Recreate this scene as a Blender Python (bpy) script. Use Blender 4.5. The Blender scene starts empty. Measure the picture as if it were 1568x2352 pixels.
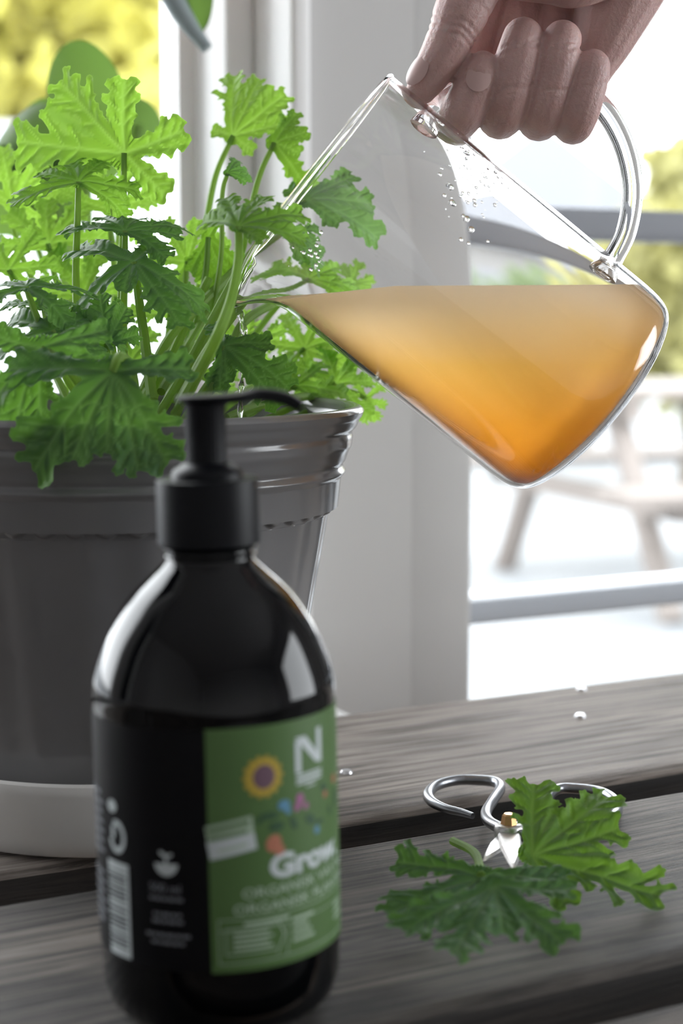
import bpy, bmesh, math, random
import numpy as np
from mathutils import Vector, Matrix

# ------------------------------------------------------------------ camera
F_PX = 4000.0; IMG_W, IMG_H = 1568.0, 2352.0
CAM_H = 0.212                       # lens height above the table top (table top is z = 0)
YAW = math.radians(61.7); PITCH = math.atan((1176 - 700) / F_PX)
FWD = np.array([math.cos(YAW)*math.cos(PITCH), math.sin(YAW)*math.cos(PITCH), -math.sin(PITCH)])
RGT = np.array([math.sin(YAW), -math.cos(YAW), 0.0]); UPV = np.cross(RGT, FWD)
CAM = np.array([0.0, 0.0, CAM_H])
scene = bpy.context.scene
COL = scene.collection
cam_d = bpy.data.cameras.new('camera'); cam = bpy.data.objects.new('camera', cam_d); COL.objects.link(cam)
cam_d.sensor_fit = 'VERTICAL'; cam_d.sensor_height = 24.0; cam_d.lens = 24.0 * F_PX / IMG_H
m = Matrix.Identity(4)
for i in range(3):
    m[i][0], m[i][1], m[i][2], m[i][3] = RGT[i], UPV[i], -FWD[i], CAM[i]
cam.matrix_world = m
cam_d.clip_start = 0.02; cam_d.clip_end = 200
cam_d.dof.use_dof = True; cam_d.dof.focus_distance = 0.702; cam_d.dof.aperture_fstop = 5.0
scene.camera = cam
# ------------------------------------------------------------------ sky, exposure
SKY = 3.2
world = bpy.data.worlds.new('overcast_sky'); scene.world = world; world.use_nodes = True
bg = world.node_tree.nodes['Background']; bg.inputs[0].default_value = (0.93, 0.97, 1.0, 1); bg.inputs[1].default_value = SKY
scene.view_settings.view_transform = 'Standard'; scene.view_settings.look = 'None'
scene.view_settings.gamma = 1.0; scene.view_settings.exposure = 1.54; scene.view_settings.use_curve_mapping = False
scene.cycles.max_bounces = 11; scene.cycles.diffuse_bounces = 4; scene.cycles.transmission_bounces = 10
scene.cycles.transparent_max_bounces = 12; scene.cycles.glossy_bounces = 5
scene.cycles.use_denoising = True
scene.cycles.sample_clamp_indirect = 8.0

def portal(name, loc, sx, sy, rot):
    l = bpy.data.lights.new(name, 'AREA'); l.shape = 'RECTANGLE'; l.size = sx; l.size_y = sy
    l.cycles.is_portal = True
    o = bpy.data.objects.new(name, l); COL.objects.link(o); o.location = loc; o.rotation_euler = rot
    return o
# window openings (x0, x1, z0, z1) in the front wall, room behind the camera at y < WALL_Y
WALL_Y = 1.0
FLOOR_Z, CEIL_Z = -0.75, 1.75
RX0, RX1, RY0 = -2.0, 2.6, -2.6

# ------------------------------------------------------------------ pixel -> place helpers
def P(x, y, d):
    return CAM + d*(FWD + (x-784)/F_PX*RGT - (y-1176)/F_PX*UPV)
def on_z(x, y, z=0.0):
    v = FWD + (x-784)/F_PX*RGT - (y-1176)/F_PX*UPV
    return CAM + v*(z-CAM[2])/v[2]
def on_y(x, y, Y):
    v = FWD + (x-784)/F_PX*RGT - (y-1176)/F_PX*UPV
    return CAM + v*(Y/v[1])
def cv(r, u, t):                      # camera aligned direction: right, up, towards the lens
    return r*RGT + u*UPV - t*FWD
PX = 0.712/F_PX                       # metres per pixel at the jug

# ------------------------------------------------------------------ materials
def mat(name, base=(.5,.5,.5), rough=.5, **kw):
    M = bpy.data.materials.new(name); M.use_nodes = True
    b = M.node_tree.nodes['Principled BSDF']
    b.inputs['Base Color'].default_value = (*base, 1); b.inputs['Roughness'].default_value = rough
    for k, v in kw.items():
        b.inputs[k.replace('_', ' ')].default_value = v
    return M
def nt(M): return M.node_tree.nodes, M.node_tree.links
def noisy(M, c1, c2, scale=20, stretch=(1,1,1), detail=6, bump=0, bscale=None, rough=None, lo=.35, hi=.65):
    n, l = nt(M); b = n['Principled BSDF']
    tc = n.new('ShaderNodeTexCoord'); mp = n.new('ShaderNodeMapping'); mp.inputs['Scale'].default_value = stretch
    l.new(tc.outputs['Object'], mp.inputs[0])
    no = n.new('ShaderNodeTexNoise'); no.inputs['Scale'].default_value = scale; no.inputs['Detail'].default_value = detail
    l.new(mp.outputs[0], no.inputs['Vector'])
    r = n.new('ShaderNodeValToRGB'); r.color_ramp.elements[0].position = lo; r.color_ramp.elements[1].position = hi
    r.color_ramp.elements[0].color = (*c1, 1); r.color_ramp.elements[1].color = (*c2, 1)
    l.new(no.outputs['Fac'], r.inputs[0]); l.new(r.outputs[0], b.inputs['Base Color'])
    if bump:
        bp = n.new('ShaderNodeBump'); bp.inputs['Strength'].default_value = bump; bp.inputs['Distance'].default_value = .002
        src = no
        if bscale:
            src = n.new('ShaderNodeTexNoise'); src.inputs['Scale'].default_value = bscale; src.inputs['Detail'].default_value = 5
            l.new(mp.outputs[0], src.inputs['Vector'])
        l.new(src.outputs['Fac'], bp.inputs['Height']); l.new(bp.outputs[0], b.inputs['Normal'])
    return M

def wood_mat(name, dark, mid, light, seed=0.0, stain=True):
    M = bpy.data.materials.new(name); M.use_nodes = True
    n, l = nt(M); b = n['Principled BSDF']; b.inputs['Roughness'].default_value = .62
    b.inputs['Specular IOR Level'].default_value = .35
    tc = n.new('ShaderNodeTexCoord'); mp = n.new('ShaderNodeMapping')
    mp.inputs['Scale'].default_value = (2.2, 70, 70); mp.inputs['Location'].default_value = (seed, seed*1.7, seed*.3)
    l.new(tc.outputs['Object'], mp.inputs[0])
    wob = n.new('ShaderNodeTexNoise'); wob.inputs['Scale'].default_value = 3; l.new(tc.outputs['Object'], wob.inputs['Vector'])
    add = n.new('ShaderNodeVectorMath'); add.operation = 'MULTIPLY_ADD'
    add.inputs[1].default_value = (0, 2.2, 2.2); l.new(wob.outputs['Color'], add.inputs[0]); l.new(mp.outputs[0], add.inputs[2])
    g = n.new('ShaderNodeTexNoise'); g.inputs['Scale'].default_value = 3.2; g.inputs['Detail'].default_value = 8; g.inputs['Roughness'].default_value = .68
    l.new(add.outputs[0], g.inputs['Vector'])
    r = n.new('ShaderNodeValToRGB'); e = r.color_ramp.elements
    e[0].position = .40; e[0].color = (*dark, 1); e[1].position = .64; e[1].color = (*light, 1)
    x = e.new(.5); x.color = (*mid, 1)
    l.new(g.outputs['Fac'], r.inputs[0])
    st = n.new('ShaderNodeTexNoise'); st.inputs['Scale'].default_value = 5.5; st.inputs['Detail'].default_value = 4
    mp2 = n.new('ShaderNodeMapping'); mp2.inputs['Scale'].default_value = (1.0, 3.4, 3.4); mp2.inputs['Location'].default_value = (seed*2+.3, seed, 0)
    l.new(tc.outputs['Object'], mp2.inputs[0]); l.new(mp2.outputs[0], st.inputs['Vector'])
    r2 = n.new('ShaderNodeValToRGB'); r2.color_ramp.elements[0].position = .36; r2.color_ramp.elements[1].position = .6
    r2.color_ramp.elements[0].color = (.24, .25, .27, 1); r2.color_ramp.elements[1].color = (1, 1, 1, 1)
    l.new(st.outputs['Fac'], r2.inputs[0])
    mx = n.new('ShaderNodeMix'); mx.data_type = 'RGBA'; mx.blend_type = 'MULTIPLY'; mx.inputs[0].default_value = .8 if stain else .35
    l.new(r.outputs[0], mx.inputs[6]); l.new(r2.outputs[0], mx.inputs[7]); l.new(mx.outputs[2], b.inputs['Base Color'])
    f = n.new('ShaderNodeTexNoise'); f.inputs['Scale'].default_value = 9; f.inputs['Detail'].default_value = 8; f.inputs['Roughness'].default_value = .75
    l.new(add.outputs[0], f.inputs['Vector'])
    bp = n.new('ShaderNodeBump'); bp.inputs['Strength'].default_value = 1.0; bp.inputs['Distance'].default_value = .0022
    l.new(f.outputs['Fac'], bp.inputs['Height']); l.new(bp.outputs[0], b.inputs['Normal'])
    return M

def leaf_mat(name, top, thru, vein, tr=.5, rough=.48):
    M = bpy.data.materials.new(name); M.use_nodes = True
    n, l = nt(M); b = n['Principled BSDF']; out = n['Material Output']
    at = n.new('ShaderNodeAttribute'); at.attribute_name = 'vein'
    tc = n.new('ShaderNodeTexCoord'); no = n.new('ShaderNodeTexNoise'); no.inputs['Scale'].default_value = 60; no.inputs['Detail'].default_value = 3
    l.new(tc.outputs['Object'], no.inputs['Vector'])
    v1 = n.new('ShaderNodeMix'); v1.data_type = 'RGBA'
    v1.inputs[6].default_value = (*[c*.72 for c in top], 1); v1.inputs[7].default_value = (*[min(1, c*1.25) for c in top], 1)
    l.new(no.outputs['Fac'], v1.inputs[0])
    v2 = n.new('ShaderNodeMix'); v2.data_type = 'RGBA'; l.new(at.outputs['Fac'], v2.inputs[0]); l.new(v1.outputs[2], v2.inputs[6]); v2.inputs[7].default_value = (*vein, 1)
    l.new(v2.outputs[2], b.inputs['Base Color']); b.inputs['Roughness'].default_value = rough
    b.inputs['Specular IOR Level'].default_value = .35
    b.inputs['Sheen Weight'].default_value = .15; b.inputs['Sheen Roughness'].default_value = .4; b.inputs['Sheen Tint'].default_value = (.9, 1, .85, 1)
    t = n.new('ShaderNodeBsdfTranslucent')
    v3 = n.new('ShaderNodeMix'); v3.data_type = 'RGBA'; l.new(at.outputs['Fac'], v3.inputs[0]); v3.inputs[6].default_value = (*thru, 1); v3.inputs[7].default_value = (*[min(1, c*1.15+.05) for c in thru], 1)
    l.new(v3.outputs[2], t.inputs['Color'])
    bp = n.new('ShaderNodeBump'); bp.inputs['Strength'].default_value = .35; bp.inputs['Distance'].default_value = .0008
    n2 = n.new('ShaderNodeTexNoise'); n2.inputs['Scale'].default_value = 420; l.new(tc.outputs['Object'], n2.inputs['Vector'])
    l.new(n2.outputs['Fac'], bp.inputs['Height']); l.new(bp.outputs[0], b.inputs['Normal'])
    mx = n.new('ShaderNodeMixShader'); mx.inputs[0].default_value = tr
    l.new(b.outputs[0], mx.inputs[1]); l.new(t.outputs[0], mx.inputs[2]); l.new(mx.outputs[0], out.inputs[0])
    return M

def pane_mat():
    M = bpy.data.materials.new('window_glass'); M.use_nodes = True
    n, l = nt(M); n.remove(n['Principled BSDF'])
    t = n.new('ShaderNodeBsdfTransparent'); g = n.new('ShaderNodeBsdfGlossy'); g.inputs['Roughness'].default_value = .0
    fr = n.new('ShaderNodeFresnel'); fr.inputs['IOR'].default_value = 1.3
    mx = n.new('ShaderNodeMixShader'); l.new(fr.outputs[0], mx.inputs[0]); l.new(t.outputs[0], mx.inputs[1]); l.new(g.outputs[0], mx.inputs[2])
    l.new(mx.outputs[0], n['Material Output'].inputs[0]); return M

MAT = dict(
    wall=noisy(mat('grey_wall_paint', rough=.7), (.56,.555,.55), (.60,.595,.585), 3, bump=.05, bscale=80),
    room=mat('pale_room_paint', (.64,.63,.63), .8),
    white=mat('white_gloss_paint', (.88,.88,.88), .4),
    floor=noisy(mat('brown_floor', rough=.5), (.16,.11,.075), (.24,.17,.12), 4, (1,8,1)),
    pane=pane_mat(),
    plank_back=wood_mat('weathered_plank_brown', (.14,.115,.098), (.38,.32,.28), (.56,.49,.43), 1.3, False),
    plank_front=wood_mat('weathered_plank_grey', (.045,.038,.033), (.165,.14,.12), (.33,.285,.245), 4.1),
    plank_near=wood_mat('weathered_plank_dark', (.05,.04,.035), (.15,.115,.095), (.25,.2,.17), 7.7),
    plank_edge=wood_mat('dark_plank_side', (.012,.010,.009), (.035,.028,.024), (.07,.055,.046), 2.2),  # side faces coloured darker than the plank tops
    nail=mat('nail_steel', (.6,.6,.62), .3, Metallic=1.0),
    pot=noisy(mat('grey_glaze', rough=.16), (.16,.157,.16), (.19,.187,.188), 9),
    saucer=mat('pale_glaze', (.66,.645,.62), .2),
    soil=noisy(mat('potting_soil', rough=.95), (.02,.013,.009), (.07,.045,.03), 150, bump=1),
    leaf=leaf_mat('geranium_leaf', (.065,.16,.04), (.28,.55,.035), (.17,.32,.08), .5),
    leaf_dark=leaf_mat('geranium_leaf_mature', (.052,.130,.056), (.17,.40,.03), (.13,.25,.09), .40),
    leaf_bright=leaf_mat('geranium_leaf_young', (.10,.21,.04), (.30,.56,.05), (.26,.42,.11), .55),
    stem=leaf_mat('geranium_stem', (.22,.36,.10), (.5,.68,.18), (.22,.36,.10), .5),
    round_leaf=leaf_mat('round_houseplant_leaf', (.07,.14,.04), (.19,.34,.06), (.1,.2,.05), .42),
    trail=mat('silver_green_leaf', (.30,.36,.37), .45),
    terracotta=mat('terracotta', (.45,.2,.11), .8),
    plastic=mat('black_pump_plastic', (.002,.0025,.004), .42, Specular_IOR_Level=.16),
    bottle=mat('black_bottle_glass', (.0012,.0015,.002), .05, IOR=1.5, Specular_IOR_Level=.3),
    label_black=mat('black_paper_label', (.004,.004,.005), .5, Specular_IOR_Level=.12),
    label_green=mat('green_paper_label', (.075,.145,.045), .45, Specular_IOR_Level=.3),
    print_white=mat('white_print', (.50,.55,.56), .6),
    print_pale=mat('pale_green_print', (.36,.46,.35), .6),
    print_dim=mat('grey_print', (.16,.17,.19), .6),
    p_yellow=mat('yellow_print', (.42,.30,.03), .6), p_purple=mat('purple_print', (.13,.07,.10), .6),
    p_blue=mat('blue_print', (.08,.22,.35), .6), p_pink=mat('pink_print', (.32,.10,.24), .6),
    p_orange=mat('orange_print', (.38,.14,.08), .6), p_dark=mat('dark_green_print', (.02,.07,.025), .6),
    iron=mat('forged_iron', (.30,.31,.33), .33, Metallic=1.0),
    steel=noisy(mat('ground_steel', rough=.38, Metallic=1.0), (.55,.54,.53), (.75,.74,.73), 300),
    brass=mat('brass_rivet', (.62,.36,.17), .35, Metallic=1.0),
    skin=noisy(mat('skin', rough=.48, Subsurface_Weight=.3, Subsurface_Scale=.004), (.45,.285,.265), (.55,.36,.335), 45, bump=.25, bscale=700),
    nail_skin=mat('fingernail', (.50,.335,.31), .34),
    deck=noisy(mat('pale_deck', rough=.8), (.155,.165,.175), (.185,.192,.2), 3, (.3,6,1)),
    outwood=mat('weathered_outdoor_wood', (.155,.135,.122), .8),
    foliage=leaf_mat('autumn_foliage', (.50,.47,.12), (.7,.66,.2), (.50,.47,.12), .4),
    foliage3=leaf_mat('pale_shrub_foliage', (.30,.285,.11), (.33,.31,.12), (.30,.285,.11), .35),
    foliage2=leaf_mat('green_foliage', (.13,.17,.085), (.15,.2,.1), (.13,.17,.085), .35),
    bark=mat('bark', (.1,.08,.06), .9),
    house=mat('pale_render', (.17,.165,.16), .9), roof=mat('slate_roof', (.165,.17,.185), .8), wallout=mat('white_garden_wall', (.4,.42,.43), .9), bar_grey=mat('blue_grey_paint', (.34,.36,.40), .5), bar_pale=mat('pale_blue_paint', (.62,.67,.74), .4),
)
# glass for the jug
gm = mat('clear_glass', (1,1,1), 0.0, IOR=1.47); gm.node_tree.nodes['Principled BSDF'].inputs['Transmission Weight'].default_value = 1.0
MAT['glass'] = gm
# liquid: cloudy, scattered light painted in as paler colour higher up, deeper orange lower down, sediment at the very bottom
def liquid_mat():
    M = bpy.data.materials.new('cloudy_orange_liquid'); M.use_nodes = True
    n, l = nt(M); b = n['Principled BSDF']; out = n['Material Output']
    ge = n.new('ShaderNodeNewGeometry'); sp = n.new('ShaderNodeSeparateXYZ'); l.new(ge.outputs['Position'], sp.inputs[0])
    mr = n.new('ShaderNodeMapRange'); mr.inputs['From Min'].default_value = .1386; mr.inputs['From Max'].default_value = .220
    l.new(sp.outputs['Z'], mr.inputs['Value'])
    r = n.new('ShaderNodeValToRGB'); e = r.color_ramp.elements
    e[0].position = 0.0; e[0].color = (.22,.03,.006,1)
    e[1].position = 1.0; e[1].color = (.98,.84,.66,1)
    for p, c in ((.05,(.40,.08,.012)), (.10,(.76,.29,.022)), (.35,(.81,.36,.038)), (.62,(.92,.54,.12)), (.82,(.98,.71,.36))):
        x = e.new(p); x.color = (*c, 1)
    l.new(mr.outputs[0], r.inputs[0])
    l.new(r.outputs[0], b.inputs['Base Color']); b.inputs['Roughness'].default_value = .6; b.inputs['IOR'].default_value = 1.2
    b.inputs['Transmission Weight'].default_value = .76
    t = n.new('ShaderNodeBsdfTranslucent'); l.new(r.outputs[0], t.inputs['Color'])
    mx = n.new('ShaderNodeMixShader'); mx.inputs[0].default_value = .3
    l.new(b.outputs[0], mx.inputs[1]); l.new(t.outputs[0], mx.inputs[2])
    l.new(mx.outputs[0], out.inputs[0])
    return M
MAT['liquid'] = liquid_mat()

# ------------------------------------------------------------------ mesh helpers
def link(name, me, material=None, parent=None, smooth=True, sharp=True):
    if material is not None:
        me.materials.clear(); me.materials.append(MAT[material] if isinstance(material, str) else material)
    if smooth:
        me.polygons.foreach_set('use_smooth', [True]*len(me.polygons))
        if sharp: me.set_sharp_from_angle(angle=math.radians(40))
    o = bpy.data.objects.new(name, me); COL.objects.link(o)
    if parent is not None: o.parent = parent
    return o
def mesh(name, V, Fc, material=None, parent=None, smooth=True):
    me = bpy.data.meshes.new(name); me.from_pydata([tuple(map(float, v)) for v in V], [], [tuple(map(int, f)) for f in Fc]); me.update()
    return link(name, me, material, parent, smooth)
def tag(o, label, category, group=None, kind=None):
    o['label'] = label
    if category: o['category'] = category
    if group: o['group'] = group
    if kind: o['kind'] = kind
    return o
def struct(o, label=None):
    o['kind'] = 'structure'
    if label: o['label'] = label
    return o
def empty(name, loc=(0,0,0)):
    o = bpy.data.objects.new(name, None); COL.objects.link(o); o.location = loc; o.empty_display_size = .05
    return o
class MB:
    """gathers shapes, in the coordinates of the parent"""
    def __init__(s): s.V = []; s.F = []
    def add(s, V, Fc):
        k = len(s.V); s.V += [tuple(v) for v in V]; s.F += [tuple(i+k for i in f) for f in Fc]; return s
    def box(s, a, b, bev=0):
        x0,y0,z0 = a; x1,y1,z1 = b
        if not bev:
            V = [(x0,y0,z0),(x1,y0,z0),(x1,y1,z0),(x0,y1,z0),(x0,y0,z1),(x1,y0,z1),(x1,y1,z1),(x0,y1,z1)]
            return s.add(V, [(3,2,1,0),(4,5,6,7),(0,1,5,4),(1,2,6,5),(2,3,7,6),(3,0,4,7)])
        bm = bmesh.new(); bmesh.ops.create_cube(bm, size=1)
        for v in bm.verts: v.co = Vector(((x0+x1)/2+v.co.x*(x1-x0), (y0+y1)/2+v.co.y*(y1-y0), (z0+z1)/2+v.co.z*(z1-z0)))
        bmesh.ops.bevel(bm, geom=bm.edges[:], offset=bev, segments=3, affect='EDGES', profile=.5)
        bm.verts.index_update(); s.add([v.co[:] for v in bm.verts], [[v.index for v in f.verts] for f in bm.faces]); bm.free(); return s
    def tube(s, pts, rad, seg=10, cap=True):
        pts = [np.array(p, float) for p in pts]; n = len(pts)
        rad = [rad]*n if np.isscalar(rad) else list(rad)
        V = []; Fc = []; ref = np.array([0.31,.17,.93]); prev = None
        for i, p in enumerate(pts):
            t = pts[min(i+1, n-1)] - pts[max(i-1, 0)]; t /= (np.linalg.norm(t)+1e-12)
            if prev is None:
                a = np.cross(t, ref); 
                if np.linalg.norm(a) < 1e-4: a = np.cross(t, [1,0,0])
            else: a = prev - t*np.dot(prev, t)
            a /= np.linalg.norm(a); prev = a; b = np.cross(t, a)
            for k in range(seg):
                th = 2*math.pi*k/seg; V.append(p + rad[i]*(math.cos(th)*a + math.sin(th)*b))
        for i in range(n-1):
            for k in range(seg):
                k2 = (k+1) % seg; Fc.append((i*seg+k, i*seg+k2, (i+1)*seg+k2, (i+1)*seg+k))
        if cap:
            Fc.append(tuple(range(seg-1, -1, -1))); Fc.append(tuple(range((n-1)*seg, n*seg)))
        return s.add(V, Fc)
    def lathe(s, prof, seg=64, center=(0,0), close=False, fn=None):
        """prof: (r, z) list; fn(theta, r, z) -> (r, z)"""
        V = []; Fc = []; n = len(prof)
        for (r, z) in prof:
            for k in range(seg):
                th = 2*math.pi*k/seg; rr, zz = (fn(th, r, z) if fn else (r, z))
                V.append((center[0]+rr*math.cos(th), center[1]+rr*math.sin(th), zz))
        for i in range(n-1):
            for k in range(seg):
                k2 = (k+1) % seg; Fc.append((i*seg+k, i*seg+k2, (i+1)*seg+k2, (i+1)*seg+k))
        if close:
            Fc.append(tuple(range(seg-1, -1, -1))); Fc.append(tuple(range((n-1)*seg, n*seg)))
        return s.add(V, Fc)
    def build(s, name, material, parent=None, smooth=True):
        return mesh(name, s.V, s.F, material, parent, smooth)
def spline(pts, n=8):
    pts = [np.array(p, float) for p in pts]; out = []
    q = [2*pts[0]-pts[1]] + pts + [2*pts[-1]-pts[-2]]
    for i in range(1, len(q)-2):
        for k in range(n):
            t = k/n; a, b, c, d = q[i-1], q[i], q[i+1], q[i+2]
            out.append(.5*((2*b)+(-a+c)*t+(2*a-5*b+4*c-d)*t*t+(-a+3*b-3*c+d)*t**3))
    out.append(pts[-1]); return out
def smooth_prof(pts, n=6): return [(max(0.0, p[0]), p[1]) for p in spline([(a, b, 0) for a, b in pts], n)]

# ================================================================== THE ROOM
XA = float(on_y(690, 600, WALL_Y)[0])        # left end of the grey pier
XT = float(on_y(950, 600, WALL_Y)[0])        # where the casing of the right window starts
XB = float(on_y(1102, 900, WALL_Y)[0])       # right end of the pier
HEAD = 1.45
W = MB()                                      # front wall: pier, header, apron under the left window, outer ends
W.box((XA, WALL_Y, FLOOR_Z), (XT, WALL_Y+.16, CEIL_Z))
W.box((RX0, WALL_Y, HEAD), (RX1, WALL_Y+.16, CEIL_Z))
LX0 = -1.55
W.box((LX0-.02, WALL_Y, FLOOR_Z), (XA, WALL_Y+.16, -.03))
W.box((RX0, WALL_Y, FLOOR_Z), (LX0, WALL_Y+.16, HEAD))
RXE = 2.25
W.box((RXE, WALL_Y, FLOOR_Z), (RX1, WALL_Y+.16, HEAD))
struct(W.build('wall_front', 'wall', smooth=False), 'grey painted wall pier between the two windows')
struct(MB().box((RX0-.1, RY0-.1, FLOOR_Z-.05), (RX1+.1, WALL_Y+.16, FLOOR_Z)).build('floor', 'floor', smooth=False))
struct(MB().box((RX0-.1, RY0-.1, CEIL_Z), (RX1+.1, WALL_Y+.16, CEIL_Z+.05)).build('ceiling', 'room', smooth=False))
struct(MB().box((RX0-.1, RY0, FLOOR_Z), (RX0, WALL_Y+.16, CEIL_Z)).build('wall_left', 'room', smooth=False))
# right wall, out of view, with a side window added to light the pot
W = MB(); SW = (-1.5, .2, -.1, 1.3)
W.box((RX1, RY0, FLOOR_Z), (RX1+.1, SW[0], CEIL_Z)); W.box((RX1, SW[1], FLOOR_Z), (RX1+.1, WALL_Y+.16, CEIL_Z))
W.box((RX1, SW[0], FLOOR_Z), (RX1+.1, SW[1], SW[2])); W.box((RX1, SW[0], SW[3]), (RX1+.1, SW[1], CEIL_Z))
struct(W.build('wall_right', 'room', smooth=False))
struct(MB().box((RX0, RY0-.1, FLOOR_Z), (RX1, RY0, CEIL_Z)).build('wall_back', 'room', smooth=False))
for nm, lo, hi in (('added_window', (RX1+.04, SW[0], SW[2]), (RX1+.045, SW[1], SW[3])),):
    struct(MB().box(lo, hi).build(nm, 'pane', smooth=False))

# left window: casing, stepped frame, pane
def xw(px, Y): return float(on_y(px, 300, Y)[0])
x650 = xw(652, WALL_Y); 
def y_on_x(px, X):                            # depth at which a plane x = X shows at pixel column px
    v = FWD + (px-784)/F_PX*RGT; return float(X*v[1]/v[0])
y590 = y_on_x(592, x650); x520 = xw(522, y590); y440 = y_on_x(446, x520)
w1 = empty('window_1', (0,0,0)); struct(w1, 'white framed window behind the leafy plant')
MB().box((x650, WALL_Y-.012, -.03), (XA+.002, y590+.02, HEAD), .003).build('casing', 'white', w1)
MB().box((x520, y590, -.03), (x650, y440+.03, HEAD), .004).build('frame_stile', 'white', w1)
MB().box((x520-.012, y440-.008, -.03), (x520, y440+.02, HEAD)).build('glazing_bead', 'white', w1, smooth=False)
MB().box((LX0, y590, -.03), (LX0+.06, y440+.03, HEAD), .004).build('frame_stile', 'white', w1)
MB().box((LX0, y590, -.03), (x520, y440+.03, .02), .004).build('bottom_rail', 'white', w1)
MB().box((LX0, y590, HEAD-.06), (x520, y440+.03, HEAD), .004).build('top_rail', 'white', w1)
MB().box((-.78, y590, .02), (-.42, y440+.03, HEAD-.06), .004).build('mullion', 'white', w1)
MB().box((LX0+.05, y440+.004, .01), (x520, y440+.009, HEAD-.05)).build('pane', 'pane', w1, smooth=False)
struct(MB().box((LX0-.05, .86, -.058), (XA-.02, WALL_Y+.1, -.03), .005).build('trim_1', 'white'), 'white window sill board')
# right window: casing strip, bars and pane
w2 = empty('window_2', (0,0,0)); struct(w2, 'bright glazed garden door with horizontal bars')
YG = WALL_Y+.03
MB().box((XT, WALL_Y+.006, FLOOR_Z), (XB, YG+.04, HEAD), .006).build('casing', 'wall', w2)
def bar(y0, y1, x, mt='white', dy=.012):
    z1 = float(on_y(x, y0, YG)[2]); z0 = float(on_y(x, y1, YG)[2])
    return MB().box((XB-.002, YG-dy, z0), (RXE, YG+dy, z1), .003).build('glazing_bar', mt, w2)
bar(487, 556, 1500, 'bar_grey', .02); bar(1338, 1392, 1400, 'bar_pale', .02)
MB().box((RXE-.06, YG-.02, FLOOR_Z), (RXE, YG+.03, HEAD), .004).build('frame_stile', 'white', w2)
MB().box((1.42, YG-.02, FLOOR_Z), (1.5, YG+.03, HEAD), .004).build('frame_stile', 'white', w2)
MB().box((XB-.002, YG+.001, FLOOR_Z+.08), (RXE-.05, YG+.006, HEAD)).build('pane', 'pane', w2, smooth=False)
# daylight portals in the openings
portal('portal_1', ((LX0+x520)/2, y440+.02, (HEAD-.03)/2), x520-LX0, HEAD+.03, (math.radians(-90), 0, 0))
portal('portal_2', ((XB+RXE)/2, YG+.05, (HEAD+FLOOR_Z)/2), RXE-XB, HEAD-FLOOR_Z, (math.radians(-90), 0, 0))
portal('portal_3', (RX1+.09, (SW[0]+SW[1])/2, (SW[2]+SW[3])/2), SW[3]-SW[2], SW[1]-SW[0], (0, math.radians(90), 0))

# ================================================================== OUTSIDE
GZ = -.80
struct(MB().box((-40, WALL_Y+.17, GZ-.1), (70, 70, GZ)).build('ground', 'deck', smooth=False), 'pale overexposed terrace outside the windows')
# picnic table and benches on the terrace
def picnic(cx, cy, ang):
    e = empty('picnic_table', (cx, cy, GZ)); e.rotation_euler.z = ang
    for k in range(5):
        MB().box((-.8, -.36+k*.146, .70), (.8, -.36+k*.146+.13, .735)).build('top_board', 'outwood', e, False)
    for s in (-1, 1):
        for k in range(2):
            MB().box((-.8, s*.68-.13+k*.14, .40), (.8, s*.68-.13+k*.14+.125, .435)).build('bench_board', 'outwood', e, False)
        for x in (-.55, .55):
            MB().tube([(x, s*.62, 0), (x, s*.2, .70)], .045, 6).build('leg', 'outwood', e, False)
    for x in (-.55, .55):
        MB().box((x-.03, -.7, .33), (x+.03, .7, .40)).build('bench_bearer', 'outwood', e, False)
        MB().box((x-.03, -.35, .63), (x+.03, .35, .70)).build('top_bearer', 'outwood', e, False)
    return tag(e, 'blurred wooden picnic table on the terrace beyond the glazed door', 'table')
q = on_z(1560, 1400, GZ); picnic(float(q[0])+.45, float(q[1])+.35, math.radians(-8))
# trees and hedge
LEAFCARD = [(0,0,0),(.5,.18,.04),(1,0,0),(.5,-.18,.04)]
def foliage(name, cx, cy, z0, rx, ry, rz, n, mt, parent, seed, size=.09):
    rnd = np.random.default_rng(seed)
    c = np.array([cx, cy, z0]); d = rnd.normal(size=(n,3)); d /= np.linalg.norm(d, axis=1)[:,None]
    rad = rnd.uniform(.35, 1.0, n)**.6 * (1+.25*np.sin(d[:,0]*5+seed)*np.cos(d[:,2]*6))
    pos = c + d*rad[:,None]*np.array([rx,ry,rz])
    V = np.zeros((n*4,3)); card = np.array(LEAFCARD)
    a = rnd.normal(size=(n,3)); a /= np.linalg.norm(a, axis=1)[:,None]
    b = np.cross(a, rnd.normal(size=(n,3))); b /= np.linalg.norm(b, axis=1)[:,None]
    k = size*rnd.uniform(.7,1.4,n)
    for i in range(4):
        V[i::4] = pos + k[:,None]*(card[i,0]*a + card[i,1]*2.2*b)
    o = mesh(name, V, [(4*i,4*i+1,4*i+2,4*i+3) for i in range(n)], mt, parent, False)
    o['kind'] = 'stuff'; return o
def tree(px, py, D, rx_, rz_, mt, label, seed, size=.16, n=2600, trunk=True):
    c = P(px, py, D); e = empty('garden_tree', (float(c[0]), float(c[1]), GZ))
    foliage('foliage', 0, 0, float(c[2])-GZ, rx_, rx_, rz_, n, mt, e, seed, size)
    if trunk: MB().tube(spline([(0,0,0),(.05,.03,(c[2]-GZ)*.5),(0,0,c[2]-GZ)]), .09, 8).build('trunk', 'bark', e)
    tag(e, label, 'tree')
tree(30, -150, 9.0, 1.25, 1.25, 'foliage', 'yellow autumn tree seen through the left window, leftmost', 3, .2, 4200)
tree(470, -40, 14.5, 1.35, 1.3, 'foliage', 'yellow green tree beside the left window frame', 5, .2, 3600)
tree(1600, 690, 9.5, .62, .55, 'foliage3', 'yellow green shrub behind the picnic table at the right edge', 7, .14, 2200)
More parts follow.
